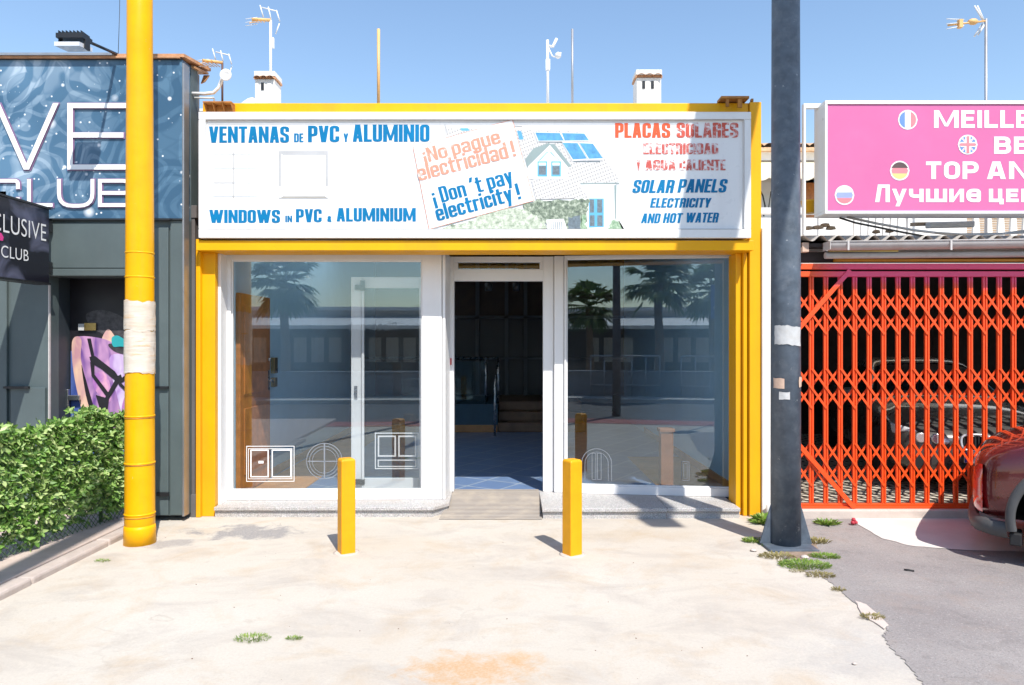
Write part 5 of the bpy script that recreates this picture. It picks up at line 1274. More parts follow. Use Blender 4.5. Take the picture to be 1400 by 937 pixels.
def flag(x, y, kind):
    cx_, cz_, r = WX(x,PF), WZ(y,PF), .0925
    def fn(b):
        disc_clip(b, cx_, cz_, r, -1, 1, -1, 1, 0, 0)
        rr_ = r*.86
        D_ = lambda u0,u1,v0,v1,mi,lay: disc_clip(b, cx_, cz_, rr_, u0,u1,v0,v1,mi,lay)
        if kind == 'fr': D_(-1,-.33,-1,1,1,1); D_(-.33,.33,-1,1,0,1); D_(.33,1,-1,1,2,1)
        elif kind == 'de': D_(-1,1,.3,1,3,1); D_(-1,1,-.35,.3,2,1); D_(-1,1,-1,-.35,4,1)
        elif kind == 'ru': D_(-1,1,.33,1,0,1); D_(-1,1,-.33,.33,5,1); D_(-1,1,-1,-.33,2,1)
        else:
            D_(-1,1,-1,1,1,1)
            for sg in (1,-1):
                b.mi = 0
                b.face([(cx_+rr_*(-.72+.12*0), PF-.0019-.0002*(sg>0), cz_-sg*rr_*.68),(cx_+rr_*-.58, PF-.0019-.0002*(sg>0), cz_-sg*rr_*.80),(cx_+rr_*.72, PF-.0019-.0002*(sg>0), cz_+sg*rr_*.68),(cx_+rr_*.58, PF-.0019-.0002*(sg>0), cz_+sg*rr_*.80)])
                b.mi = 2
                b.face([(cx_+rr_*-.67, PF-.0024-.0002*(sg>0), cz_-sg*rr_*.72),(cx_+rr_*-.62, PF-.0024-.0002*(sg>0), cz_-sg*rr_*.76),(cx_+rr_*.67, PF-.0024-.0002*(sg>0), cz_+sg*rr_*.72),(cx_+rr_*.62, PF-.0024-.0002*(sg>0), cz_+sg*rr_*.76)])
            D_(-.3,.3,-1,1,0,5); D_(-1,1,-.3,.3,0,6); D_(-.17,.17,-1,1,2,7); D_(-1,1,-.17,.17,2,8)
    part('flag_emblem', [FC['w'],FC['b'],FC['r'],FC['k'],FC['y'],FC['p']], pk, fn, normals=False)
flag(1241,164,'fr'); flag(1323,198,'gb'); flag(1230,233.5,'de'); flag(1154.5,267,'ru')
sf = part('sign_support_frame', M['panel_frame'], None, lambda b: (b.box(WX(1098,7.05), WX(1127,7.05), 7.0, 7.05, WZ(150,7.05), WZ(144,7.05)), b.box(WX(1096,7.05), WX(1099,7.05), 7.0, 7.05, WZ(322,7.05), WZ(144,7.05)-.0)), 0.003)
tag(sf, 'thin white metal bracket frame left of the pink sign', 'sign bracket')

# clutter on the garage roof ---------------------------------
def thing_mesh(name, m, fn, label, cat, group=None, bevel=0, **k):
    mb = MB(); fn(mb); return tag(mb.build(name, m, None, bevel, **k), label, cat, group)
RZ = WZ(320,7.2)
thing_mesh('roof_cable', [M['cable'],M['cable_grey']], lambda b: (b.tube([W(1148,298,7.0),W(1170,305,7.0),W(1205,312,7.0),W(1235,318,7.0),W(1268,324,7.0)], .010, 8), setattr(b,'mi',1), b.tube([W(1158,297,7.02),W(1200,306,7.02),W(1250,315,7.02),W(1300,321,7.02),W(1370,320,7.02),W(1430,312,7.02)], .012, 8), b.tube([W(1280,318,7.0),W(1340,322,7.0),W(1430,317,7.0)], .008, 8)), 'loose black and grey cables sagging over the corrugated roof', 'cable')
thing_mesh('roof_plank', M['debris'], lambda b: b.obox(W(1252,309,7.4), (1,.12,.04), (0,.9,.1), (0,-.1,1), 0, .40, 0, .12, 0, .035), 'short brown plank lying on the garage roof edge', 'plank')
thing_mesh('roof_slab', M['wall_white'], lambda b: b.obox(W(1272,312,7.3), (1,.05,.03), (0,1,.1), (0,-.1,1), 0, .46, 0, .1, 0, .06), 'pale broken slab lying beside the brown plank on the garage roof', 'slab', bevel=.01)
thing_mesh('mortar_lump', M['debris'], lambda b: [b.lathe(W(xx,yy,7.15), [(.004,-.02),(rr_,-.012),(rr_*.8,.012),(.004,.02)], 7) for xx,yy,rr_ in ((1105,312,.05),(1118,311,.06),(1128,308,.05),(1136,312,.05),(1216,316,.04),(1198,317,.04))], 'grey mortar rubble along the left end of the corrugated roof', 'rubble')
thing_mesh('plastic_bucket', M['yellow_plastic'], lambda b: b.lathe(W(1107,292,7.3), [(.05,0),(.085,.11),(.09,.11),(.09,.125),(.08,.125)], 16), 'yellow plastic tub on the roof left of the pink sign', 'tub')
thing_mesh('junction_box', M['sticker_tan'], lambda b: b.box(WX(1096,7.0), WX(1105,7.0), 6.98, 7.06, WZ(345,7.0), WZ(332,7.0)), 'small tan box hanging at the left end of the garage roof', 'box', bevel=.004)
thing_mesh('downpipe', M['wall_white'], lambda b: b.tube([W(1056,690,7.0),W(1056,716,7.0)], .06, 14), 'short pale pipe stub at the foot of the white wall behind the lamp post', 'pipe')

# ================================================================== HOUSE BEHIND, CHIMNEYS, ANTENNAS
HD = 18.2
hs = empty('terrace_house', (2, 17, 0), 'white terrace house with pale tiled eave and balcony behind the shop and garage', 'house')
part('wall', M['wall_white'], hs, lambda b: b.box(-9, 16, HD, 26, 0, WZ(203,HD)))
def tileroof(b):
    rows = []
    z0_ = WZ(206,HD)
    for j in range(10):
        yy = HD-.45+.5*j; zz = z0_+.10*j
        rows.append([(-9+.055*k, yy, zz+.07*abs(sin(pi*k/5))+(0.03 if j % 2 else 0)) for k in range(460)])
    b.grid(rows); b.box(-9, 16, HD-.42, HD+4, z0_-.12, z0_-.03)
part('roof', M['tile_pale'], hs, tileroof)
part('cornice', M['white'], hs, lambda b: (b.box(-9, 16, HD-.3, HD-.001, WZ(213,HD), WZ(207,HD)), b.box(-9, 16, HD-.2, HD-.001, WZ(222,HD), WZ(213,HD)-.001)))
def awn(b):
    rows = []
    n = 120
    for j, (yy, yp_) in enumerate(((HD-.02,219),(HD-1.0,234),(HD-1.0,243))):
        rows.append([(5.0+.05*k, yy, WZ(yp_,yy) - (.07*abs(sin(pi*k/7)) if j == 2 else 0)) for k in range(n)])
    b.grid(rows)
part('awning', M['cream'], hs, awn)
def hwin(b): b.box(WX(1097,HD), WX(1116,HD), HD-.05, HD-.002, WZ(300,HD), WZ(246,HD)); b.lathe((WX(1106.5,HD),HD-.05,WZ(248,HD)), [(.001,0),(.14,0),(.14,.04),(.001,.04)], 20, 'Y')
hw = part('window', M['white'], hs, hwin, 0)
part('shutter', M['wood_door'], hw, lambda b: b.box(WX(1100,HD), WX(1113,HD), HD-.07, HD-.051, WZ(300,HD), WZ(251,HD)))
hw = part('window', M['white'], hs, lambda b: b.box(WX(1040,HD), WX(1056,HD), HD-.05, HD-.002, WZ(310,HD), WZ(250,HD)), 0)
part('grille', M['cable'], hw, lambda b: [b.tube([W(1037,256,HD-.1), W(1043,268,HD-.15), W(1046,282,HD-.15), W(1044,296,HD-.12)], .02, 6), b.tube([W(1050,290,HD-.1), W(1054,262,HD-.1)], .012, 6)])
# balcony of flat balusters
BD = 10.5
def balc(b):
    b.box(2.6, 13, BD-.06, BD+.06, WZ(293,BD), WZ(285,BD)); b.box(2.6, 13, BD-.05, BD+.9, WZ(345,BD), WZ(325,BD))
    b.box(WX(1118,BD), WX(1165,BD), BD-.03, BD+.03, WZ(325,BD), WZ(293,BD)); b.box(WX(1240,BD), WX(1320,BD), BD-.03, BD+.03, WZ(325,BD), WZ(293,BD))
    for xx in list(range(1170,1240,10)) + list(range(1334,1560,17)):
        wd = 7 if xx < 1300 else 9.5
        X0 = WX(xx,BD); w0 = wd/1000*BD
        b.prism([(X0-w0*.32,BD-.02,WZ(293,BD)),(X0+w0*.32,BD-.02,WZ(293,BD)),(X0+w0*.5,BD-.02,WZ(318,BD)),(X0+w0*.45,BD-.02,WZ(325,BD)),(X0-w0*.45,BD-.02,WZ(325,BD)),(X0-w0*.5,BD-.02,WZ(318,BD))], (0,.04,0))
part('balcony', M['wall_white'], hs, balc)
part('louvre', M['debris'], hs, lambda b: [b.box(WX(1322,BD+.8), WX(1560,BD+.8), BD+.8, BD+.83, WZ(326-3.2*k,BD+.8), WZ(326-3.2*k-2.2,BD+.8)) for k in range(12)])
part('louvre_wall', M['wall_white'], hs, lambda b: b.box(2.6, WX(1320,BD+.85), BD+.86, BD+.95, WZ(330,BD), WZ(284,BD)))

RB = 12.0
bb = empty('flat_roof_block', (0, 14, 0), 'flat roofed block hidden behind the shop sign, carrying chimneys and antennas', 'building')
zrf = WZ(150,RB)
part('wall', M['wall_white'], bb, lambda b: b.box(-5.6, 3.2, RB+5.2, RB+5.9, 0, zrf-.05))
part('roof', M['wall_white'], bb, lambda b: b.box(-5.6, 3.2, RB-.05, RB+5.9, zrf-.04, zrf))
part('support_wall', M['wall_white'], bb, lambda b: (b.box(-5.6,-5.4,13.7,17.1,0,zrf-.05), b.box(3.0,3.2,13.7,17.1,0,zrf-.05)))
def chimney(name, xa, xb, yt, slots, label):
    root = empty(name, (WX((xa+xb)/2,RB), RB+.2, zrf), label, 'chimney')
    X0, X1, z1_ = WX(xa,RB), WX(xb,RB), WZ(yt,RB)
    dp = .36
    part('stack', M['wall_white'], root, lambda b: (b.box(X0,X1,RB,RB+dp,zrf-.02,z1_-.13), b.box(X0-.012,X1+.012,RB-.012,RB+dp+.012,z1_-.085,z1_)), .008)
    part('vent', M['black'], root, lambda b: [b.box(WX(s-1.9,RB),WX(s+1.9,RB),RB-.012,RB+.05,z1_-.31,z1_-.19) for s in slots])
    def tl(b):
        n = 3
        for k in range(n):
            c = X0+(X1-X0)*(k+.5)/n; r_ = (X1-X0)/n*.52
            b.grid([[ (c+r_*cos(a), yy, z1_-.135+dz+r_*.75*sin(a)) for a in [pi*q/8 for q in range(9)]] for yy, dz in ((RB-.07,0),(RB+.12,.05))])
        b.box(X0-.02,X1+.02,RB+.0,RB+dp,z1_-.125,z1_-.09)
    part('tile_course', M['terracotta'], root, tl)
    return root
chimney('chimney', 348.5, 375, 97.5, (359,), 'white chimney with a tile course beside the white dome, below the tall antenna')
chimney('chimney', 870.5, 904, 95.5, (880,892), 'white chimney with a tile course and two vents on the right, above PLACAS')
thing_mesh('roof_dome', M['wall_white'], lambda b: b.lathe((WX(344,RB),RB+.35,zrf-.02), [(.34,0),(.335,.08),(.29,.19),(.2,.27),(.1,.305),(.002,.315)], 24), 'small white plaster dome beside the left chimney', 'dome')
def yagi(root, mast, D, xm, yb, yt, r, matm, hx=1, s=1.0):
    """rooftop aerial: mast, reflector rods, boom with rods"""
    X0, z0_, z1_ = WX(xm,D), WZ(yb,D), WZ(yt,D)
    part('mast', matm, root, lambda b: b.tube([(X0,D,z0_),(X0,D,z1_)], r, 8))
    part('reflector', M['antenna'], root, lambda b: [b.tube([(X0+s*dx0, D+.02*i, z1_+s*dz0),(X0+s*dx1, D+.02*i, z1_+s*dz1)], .011*s, 6) for i,(dx0,dz0,dx1,dz1) in enumerate(((-.19,.27,-.13,.06),(-.05,.25,.0,.03),(.09,.20,.15,0.0),(.14,-.02,.07,-.22),(-.19,.27,.09,.20)))])
    part('director', M['antenna_orange'], root, lambda b: ([b.tube([(X0,D,z1_),(X0-s*.16,D-.05,z1_-s*.01),(X0-s*.30,D-.1,z1_-s*.03)], .03*s, 8)], [b.tube([(X0-s*(.1+.055*k),D-.15,z1_-s*.06-s*.015*k),(X0-s*(.1+.055*k)-s*.06,D+.15,z1_+s*.03)], .009*s, 5) for k in range(5)]))
    part('element', M['antenna'], root, lambda b: [b.tube([(X0-s*.22,D-.05,z1_+s*.03*dz),(X0-s*.42,D-.08,z1_+s*.03*dz-s*.045)], .006*s, 5) for dz in (-3,-1,1)])
a1 = empty('rooftop_antenna', (WX(369,RB), RB+.2, zrf), 'tall white rooftop antenna rising behind the left chimney', 'antenna')
yagi(a1, None, RB+.45, 370, 146, 28, .022, M['antenna'], s=.95)
part('amplifier', M['antenna'], a1, lambda b: b.box(WX(370,RB+.45)+.02, WX(370,RB+.45)+.06, RB+.42, RB+.48, WZ(66,RB+.45), WZ(52,RB+.45)), .005)
a2 = empty('rooftop_antenna', (WX(303,7.3), 7.3, WZ(140,7.3)), 'small antenna on a brown mast behind the satellite dish', 'antenna')
yagi(a2, None, 7.3, 304, 147, 86, .011, M['antenna_brown'], s=.52)
a3 = empty('rooftop_antenna', (WX(1347,9.5), 9.5, WZ(320,9.5)), 'white antenna pointing left above the pink sign', 'antenna')
X0 = WX(1348,9.5)
part('mast', M['antenna_grey'], a3, lambda b: b.tube([(X0,9.5,WZ(320,9.5)),(X0,9.5,WZ(26,9.5))], .018, 8))
part('reflector', M['antenna'], a3, lambda b: [b.tube([W(xa,ya,9.5+.03*k), W(xb,yb,9.5+.03*k)], .011, 6) for k,(xa,ya,xb,yb) in enumerate(((1332,8,1344,28),(1336,8,1346,30),(1344,32,1332,50),(1346,34,1337,48)))])
part('director', M['antenna_orange'], a3, lambda b: (b.tube([W(1348,29,9.5),W(1328,31,9.48),W(1296,35,9.42)], .012, 6), b.lathe(W(1330,30,9.48), [(.02,-.06),(.04,-.02),(.04,.03),(.02,.06)], 10, 'X'), b.box(WX(1312,9.4),WX(1317,9.4),9.4,9.46,WZ(37,9.4),WZ(26,9.4))))
part('element', M['antenna'], a3, lambda b: [b.tube([W(xa,ya,9.45),W(xb,yb,9.4)], .006, 5) for xa,ya,xb,yb in ((1318,27,1294,26),(1318,31,1294,33),(1318,35,1294,40))])
a4 = empty('rooftop_antenna', (WX(750,RB), RB+.4, zrf), 'white radio mast with a small angled aerial, left of the plain pole', 'antenna')
part('mast', M['antenna'], a4, lambda b: (b.tube([W(749,148,RB+.4),W(748.5,55,RB+.4)], .024, 8), b.box(WX(746,RB+.4),WX(752,RB+.4),RB+.36,RB+.44,WZ(96,RB+.4),WZ(82,RB+.4))))
part('aerial', M['antenna'], a4, lambda b: (b.tube([W(749,63,RB+.4),W(756,64,RB+.4),W(761,53,RB+.4)], .025, 8), b.tube([W(750,66,RB+.4),W(755,77,RB+.4),W(762,79,RB+.4),W(767,72,RB+.4)], .012, 8), b.lathe(W(763,76,RB+.35), [(.03,-.05),(.06,0),(.03,.05)], 10, 'X')))
thing_mesh('roof_pole', M['antenna_grey'], lambda b: b.tube([W(782.5,148,RB+.5),W(782.5,40,RB+.5)], .020, 8), 'thin grey pole on the roof just right of the white radio mast', 'pole')
thing_mesh('roof_pole', M['antenna_orange'], lambda b: b.tube([W(517.5,146,8.5),W(517.5,40,8.5)], .018, 8), 'plain tan pole standing alone on the roof right of the left chimney', 'pole')

# ================================================================== CARS
def loft(st, ring_fn, n):
    mb = MB(); rows = []
    for s in st:
        half = ring_fn(*s)
        rows.append([(s[0], y, z) for y, z in half] + [(s[0], -y, z) for y, z in half[::-1]][1:-1] if False else [(s[0], y, z) for y, z in half])
    return rows
def car_body(stations, mats, glassrange):
    """stations: x, half width, z sill, z belt, roof z, roof half width. Left and right sides are mirrored; a closed shell."""
    bm = bmesh.new(); rings = []
    for (x, hw, zs, zb, zr, rw_) in stations:
        h = [(0,zs),(hw*.80,zs),(hw*.95,zs+.04),(hw*.995,zs+.16),(hw,(zs+zb)*.5+.03),(hw*.985,zb-.10),(hw*.93,zb-.015),(rw_+ (hw*.93-rw_)*.12 if zr > zb+.1 else hw*.80, zr-.07 if zr > zb+.1 else zb+.012),(rw_*.86,zr-.012),(0,zr)]
        full = h + [(-y, z) for y, z in h[-2:0:-1]]
        rings.append([bm.verts.new((x,y,z)) for y, z in full])
    n = len(rings[0])
    for i in range(len(rings)-1):
        for k in range(n):
            f = bm.faces.new([rings[i][k], rings[i][(k+1)%n], rings[i+1][(k+1)%n], rings[i+1][k]]); f.smooth = True
            side = k in (6, n-7)
            zr0, zr1 = stations[i][4]-stations[i][3], stations[i+1][4]-stations[i+1][3]
            if side and zr0 > .18 and zr1 > .18: f.material_index = 1
            if k in (7,8,n-8,n-9) and glassrange and any(a <= i < b for a, b in glassrange): f.material_index = 1
            if k in (6,n-7) and glassrange and any(a <= i < b for a, b in glassrange): f.material_index = 1
    bm.faces.new(rings[0][::-1]).smooth = True; bm.faces.new(rings[-1]).smooth = True
    bmesh.ops.recalc_face_normals(bm, faces=bm.faces[:])
    return bm
def finish_body(bm, name, mats, root, wells, M4):
    """subdivide, cut the wheel wells, move into the world"""
    me = bpy.data.meshes.new(name); bm.to_mesh(me); bm.free()
    for m in mats: me.materials.append(m)
    o = bpy.data.objects.new(name, me); COL.objects.link(o)
    s = o.modifiers.new('sub','SUBSURF'); s.levels = s.render_levels = 3
    cutters = []
    for (wx, wy, r) in wells:
        b = MB(); b.lathe((wx, 0, r*.92), [(r,wy-.34 if wy > 0 else wy+.34),(r,wy+.2 if wy > 0 else wy-.2)], 40, 'Y')
        for v in b.bm.verts: pass
        bmesh.ops.recalc_face_normals(b.bm, faces=b.bm.faces[:])
        cm = bpy.data.meshes.new('well'); b.bm.to_mesh(cm); b.bm.free(); cm.materials.append(M['liner'])
        co = bpy.data.objects.new('well', cm); COL.objects.link(co); cutters.append(co)
        md = o.modifiers.new('cut','BOOLEAN'); md.operation = 'DIFFERENCE'; md.object = co; md.solver = 'EXACT'; md.material_mode = 'TRANSFER'
    dg = bpy.context.evaluated_depsgraph_get(); dg.update()
    nm = bpy.data.meshes.new_from_object(o.evaluated_get(dg))
    bpy.data.objects.remove(o)
    for c in cutters: bpy.data.objects.remove(c)
    nm.transform(M4)
    nm.name = name
    for p in nm.polygons: p.use_smooth = True
    ob = bpy.data.objects.new(name, nm); COL.objects.link(ob); ob.parent = root
    return ob
def xf_part(name, mats, root, M4, fn, bevel=0, subsurf=0):
    b = MB(); fn(b)
    bmesh.ops.recalc_face_normals(b.bm, faces=b.bm.faces[:])
    me = bpy.data.meshes.new(name); b.bm.to_mesh(me); b.bm.free(); me.transform(M4)
    for m in (mats if isinstance(mats,(list,tuple)) else [mats]): me.materials.append(m)
    o = bpy.data.objects.new(name, me); COL.objects.link(o); o.parent = root
    if bevel:
        q = o.modifiers.new('bevel','BEVEL'); q.width = bevel; q.segments = 2; q.limit_method = 'ANGLE'
    if subsurf:
        q = o.modifiers.new('sub','SUBSURF'); q.levels = q.render_levels = subsurf
    return o
def wheel(root, M4, wx, wy, r, sgn):
    wdt = .21
    ty = xf_part('wheel', M['rubber'], root, M4, lambda b: b.lathe((wx, wy, r), [(r*.64,sgn*.0),(r*.70,sgn*.012),(r*.90,sgn*.0),(r*.985,-sgn*.03),(r,-sgn*.07),(r,-sgn*.16),(r*.96,-sgn*.2),(r*.6,-sgn*.21)], 48, 'Y'))
    def rim(b):
        b.lathe((wx,wy,r), [(r*.66,-sgn*.012),(r*.63,-sgn*.004),(r*.60,-sgn*.03),(r*.58,-sgn*.10)], 40, 'Y')
        b.lathe((wx,wy,r), [(.001,-sgn*.02),(r*.17,-sgn*.02),(r*.18,-sgn*.05)], 24, 'Y')
        for k in range(10):
            a = 2*pi*k/10; d = Vector((cos(a),0,sin(a))); p = Vector((-sin(a),0,cos(a)))
            c = Vector((wx,wy,r))
            b.prism([c+d*r*.14-p*r*.035+Vector((0,-sgn*.03,0)), c+d*r*.62-p*r*.05+Vector((0,-sgn*.022,0)), c+d*r*.62+p*r*.05+Vector((0,-sgn*.022,0)), c+d*r*.14+p*r*.035+Vector((0,-sgn*.03,0))], (0,-sgn*.02,0))
    xf_part('rim', M['galv'], ty, M4, rim)
    xf_part('brake_disc', M['liner'], ty, M4, lambda b: b.lathe((wx,wy,r), [(.001,-sgn*.09),(r*.56,-sgn*.09),(r*.56,-sgn*.105)], 32, 'Y'))
    return ty

# dark red car, its rear corner towards the gate; x runs forward from the rear axle
ang = atan2(-.57,.82)
red = empty('parked_car', (4.615, 5.99, 0), 'dark red car parked at the right edge, tail towards the gate', 'car')
MR = Matrix.Rotation(ang, 4, 'Z')
ST = [(-.69,.46,.36,.66,.70,.38),(-.665,.64,.33,.75,.79,.50),(-.60,.745,.31,.82,.86,.56),(-.50,.81,.30,.875,.92,.58),(-.34,.85,.30,.925,.975,.60),(-.12,.875,.27,.965,1.06,.60),(.15,.885,.24,.985,1.24,.58),(.6,.89,.22,.99,1.50,.58),(1.2,.89,.21,.975,1.58,.585),(1.7,.89,.21,.96,1.52,.58),(2.1,.885,.22,.95,1.28,.60),(2.45,.88,.24,.94,1.02,.66),(2.8,.86,.26,.90,.95,.66),(3.1,.83,.28,.84,.88,.64),(3.3,.75,.32,.74,.77,.56),(3.38,.60,.36,.62,.65,.46)]
near = -1   # camera side is local -y
bmr = car_body(ST, None, [(4,7),(9,11)])
finish_body(bmr, 'body', [M['car_red'],M['carglass']], red, [(0,-.89,.405),(0,.89,.405),(2.58,-.88,.405),(2.58,.88,.405)], MR)
for wx in (0,2.58):
    for sg in (-1,1): wheel(red, MR, wx, sg*.868, .345, sg)
def archring(b, wx, sg, a0=-.22, a1=pi+.22, r0=.402, r1=.468):
    rows = []
    for k in range(33):
        a = a0+(a1-a0)*k/32; c, s = cos(a), sin(a); zc = .405*.92
        rows.append([(wx+r0*c, sg*.80, zc+r0*s),(wx+r0*c, sg*(.898), zc+r0*s),(wx+(r0+.018)*c, sg*(.905), zc+(r0+.018)*s),(wx+(r1-.01)*c, sg*.897, zc+(r1-.01)*s),(wx+r1*c, sg*.87, zc+r1*s)])
    b.grid(rows)
for wx in (0,2.58):
    for sg in (-1,1): xf_part('arch_cladding', M['clad'], red, MR, lambda b: archring(b, wx, sg))
def bumper(b):
    # lower rear bumper moulding following the body's plan curve round the corner
    pts = []
    for (x, hw) in ((-.44,.868),(-.52,.845),(-.60,.80),(-.655,.72),(-.69,.60),(-.71,.42),(-.72,.2),(-.722,0)): pts.append((x, hw))
    full = [(x,-h) for x,h in pts] + [(x,h) for x,h in pts[::-1][1:]]
    rows = []
    for (x,y) in full:
        rows.append([(x+.05,y*.93,.20),(x-.008,y*.99,.225),(x-.016,y*1.0,.27),(x-.008,y*.998,.325),(x+.03,y*.97,.335)])
    b.grid(rows)
xf_part('rear_bumper', M['clad'], red, MR, bumper)
def tail(b, sg):
    rows = []
    for z, o in ((.37,-.01),(.40,.006),(.50,.012),(.62,.010),(.70,.0),(.74,-.03)):
        rows.append([(-.615, sg*(.735+o), z),(-.648-.5*o, sg*(.695+o), z),(-.668-o, sg*(.64+o), z),(-.678-o, sg*.56, z)])
    b.grid(rows)
for sg in (-1,1): xf_part('tail_lamp', M['lamp_red'], red, MR, lambda b: tail(b, sg))
def liner(b, wx, sg):
    zc = .373
    for k in range(9):
        a = pi*.62+k*.075; r_ = .372
        c, s = cos(a), sin(a)
        b.box(wx+r_*c-.012, wx+r_*c+.012, sg*.70, sg*.86, zc+r_*s-.008, zc+r_*s+.008)
xf_part('wheel_liner', M['liner'], red, MR, lambda b: liner(b, 0, -1))
xf_part('mud_flap', M['liner'], red, MR, lambda b: b.box(-.44, -.36, -.862, -.66, .165, .26), .01)
xf_part('door_seam', M['liner'], red, MR, lambda b: (b.box(.62,.628,-.8935,-.885,.35,.95), b.box(1.62,1.628,-.8935,-.885,.35,.93)))

# grey car inside the garage, nose towards the gate; x runs back from the nose
gc = empty('parked_car', (5.02, 7.66, .075), 'dark grey car inside the garage behind the red gate', 'car')
psi = radians(-12)
MG = Matrix.Rotation(atan2(cos(psi), -sin(psi)), 4, 'Z')       # local +x points away into the garage
SG = [(.0,.46,.30,.56,.60,.36),(.04,.66,.25,.62,.66,.5),(.14,.80,.22,.69,.735,.6),(.35,.885,.21,.76,.82,.66),(.8,.915,.21,.83,.905,.68),(1.2,.92,.21,.88,.96,.68),(1.45,.92,.21,.90,.99,.66),(1.75,.92,.21,.91,1.18,.62),(2.15,.92,.21,.92,1.38,.58),(2.6,.92,.21,.92,1.45,.57),(3.2,.92,.22,.93,1.44,.56),(3.7,.91,.23,.95,1.30,.56),(4.1,.89,.25,.96,1.06,.6),(4.5,.82,.30,.92,.97,.6),(4.62,.6,.36,.8,.84,.45)]
finish_body(car_body(SG, None, [(6,8),(10,12)]), 'body', [M['car_grey'],M['carglass']], gc, [(.86,-.92,.36),(.86,.92,.36),(3.7,-.91,.36),(3.7,.91,.36)], MG)
for wx in (.86,3.7):
    for sg in (-1,1): wheel(gc, MG, wx, sg*.90, .325, sg)
def kidney(b, y0, y1):
    pts = []
    n = 28
    for k in range(n):
        a = 2*pi*k/n; u = cos(a); v = sin(a)
        q = (abs(u)**.6*(1 if u>0 else -1), abs(v)**.7*(1 if v>0 else -1))
        pts.append((0, (y0+y1)/2+(y1-y0)/2*q[0], .575+.085*q[1]))
    P_ = [Vector((-.075 + .10*abs(p[1]) + .25*(p[2]-.575), p[1], p[2])) for p in pts]
    b.tube(P_+[P_[0],P_[1]], .013, 8, False)
def kslats(b, y0, y1):
    for k in range(7):
        y = y0+(y1-y0)*(k+1)/8; h = .07*sqrt(max(.1,1-((k-3)/4)**2))
        b.box(-.06+.10*abs(y), -.04+.10*abs(y), y-.006, y+.006, .575-h, .575+h)
for sg in (-1,1):
    ya, yb = sorted((sg*.035, sg*.30))
    g_ = xf_part('grille', M['chrome'], gc, MG, lambda b: kidney(b, ya, yb))
    xf_part('grille_slats', M['liner'], g_, MG, lambda b: (kslats(b, ya, yb), b.box(-.03,.03,ya+.03,yb-.04,.515,.635)))
    def hl(b):
        rows = []
        for (y, x_, za, zb_) in ((.40,.005,.545,.62),(.50,.03,.535,.645),(.62,.075,.53,.67),(.74,.15,.54,.70),(.82,.26,.57,.715),(.865,.38,.63,.725)):
            rows.append([(x_-.005, sg*y, za),(x_-.02, sg*y, (za+zb_)/2-.01),(x_+.01, sg*y, zb_-.01),(x_+.05, sg*y, zb_)])
        b.grid(rows)
    h_ = xf_part('headlamp', M['lamp_clear'], gc, MG, hl, subsurf=1)
    xf_part('projector', M['chrome'], h_, MG, lambda b: [b.lathe((xx,sg*yy,.605), [(.045,-.045),(.055,-.035),(.055,.0)], 20, 'X') for xx,yy in ((.02,.52),(.07,.66))])
xf_part('number_plate', [M['plate'],M['plate_blue']], gc, MG, lambda b: (b.box(-.02,.0,-.26,.26,.36,.47), setattr(b,'mi',1), b.box(-.023,-.0205,.20,.258,.363,.467)))
def plate_txt(b):
    word(b, 'RLU', lambda a, c, d: Vector((-.0225-d, -a, c)), -.17, .24, .378, .074, f=.22, ry=1, gap=.3)
xf_part('air_intake', M['liner'], gc, MG, lambda b: (b.box(-.012,.05,-.42,.42,.27,.345), b.box(.05,.12,.50,.74,.29,.40), b.box(.05,.12,-.74,-.50,.29,.40)))
for sg in (-1,1): xf_part('mirror', M['car_grey'], gc, MG, lambda b: (b.box(1.55,1.66,min(sg*.93,sg*1.1),max(sg*.93,sg*1.1),.93,1.05)), .03)

# ================================================================== WEEDS, LEAVES, LITTER
def tuft(b, c, r, n, h, seed, flat=.5):
    rr = random.Random(seed)
    for _ in range(n):
        a = rr.uniform(0,2*pi); q = r*sqrt(rr.random()); p = Vector((c[0]+q*cos(a), c[1]+q*sin(a)*.6, .003))
        d = Vector((cos(a)*rr.uniform(.2,1), sin(a)*rr.uniform(.2,1), rr.uniform(.3,1.2))).normalized(); L = h*rr.uniform(.5,1.2)
        s = d.cross(Vector((0,0,1))).normalized()*L*rr.uniform(.05,.12); dr = Vector((0,0,-L*flat*.5))
        b.bm.faces.new([b.bm.verts.new(v) for v in (p-s*.4, p+s*.4, p+d*L*.55+s, p+d*L+dr)]); 
        b.bm.faces.new([b.bm.verts.new(v) for v in (p-s*.4, p+d*L+dr, p+d*L*.55-s)])
weeds = [((1030,741),.08,130,.045,'weed','small green weed tuft on the concrete edge left of the lamp post foot'),
 ((1100,774),.19,420,.036,'weed','largest green weed patch in front of the lamp post foot'),
 ((1062,762),.13,150,.04,'weed_dry','dry brownish weeds running along the crack left of the lamp post foot'),
 ((1127,762),.11,220,.034,'weed','bright green weeds right of the lamp post foot'),
 ((1116,742),.10,110,.05,'weed_dry','brownish weeds behind the lamp post foot, on its right'),
 ((1131,718),.07,60,.085,'weed','spiky green weed growing at the garage kerb'),
 ((1048,716),.08,120,.12,'weed','tall weed with a yellow flower between the yellow pilaster and the lamp post'),
 ((1122,788),.10,110,.035,'weed_dry','thin dry weeds in the crack at the near end of the weed patch'),
 ((345,874),.10,170,.022,'weed','longer strip of grass in the concrete crack in the foreground'),
 ((402,874),.045,80,.02,'weed','shorter strip of grass in the concrete crack in the foreground'),
 ((140,768),.06,60,.02,'weed','tiny weed at the kerb in front of the yellow pole'),
 ((2,812),.05,50,.03,'weed','small weed at the kerb on the left edge of the picture')]
rr = random.Random(77)
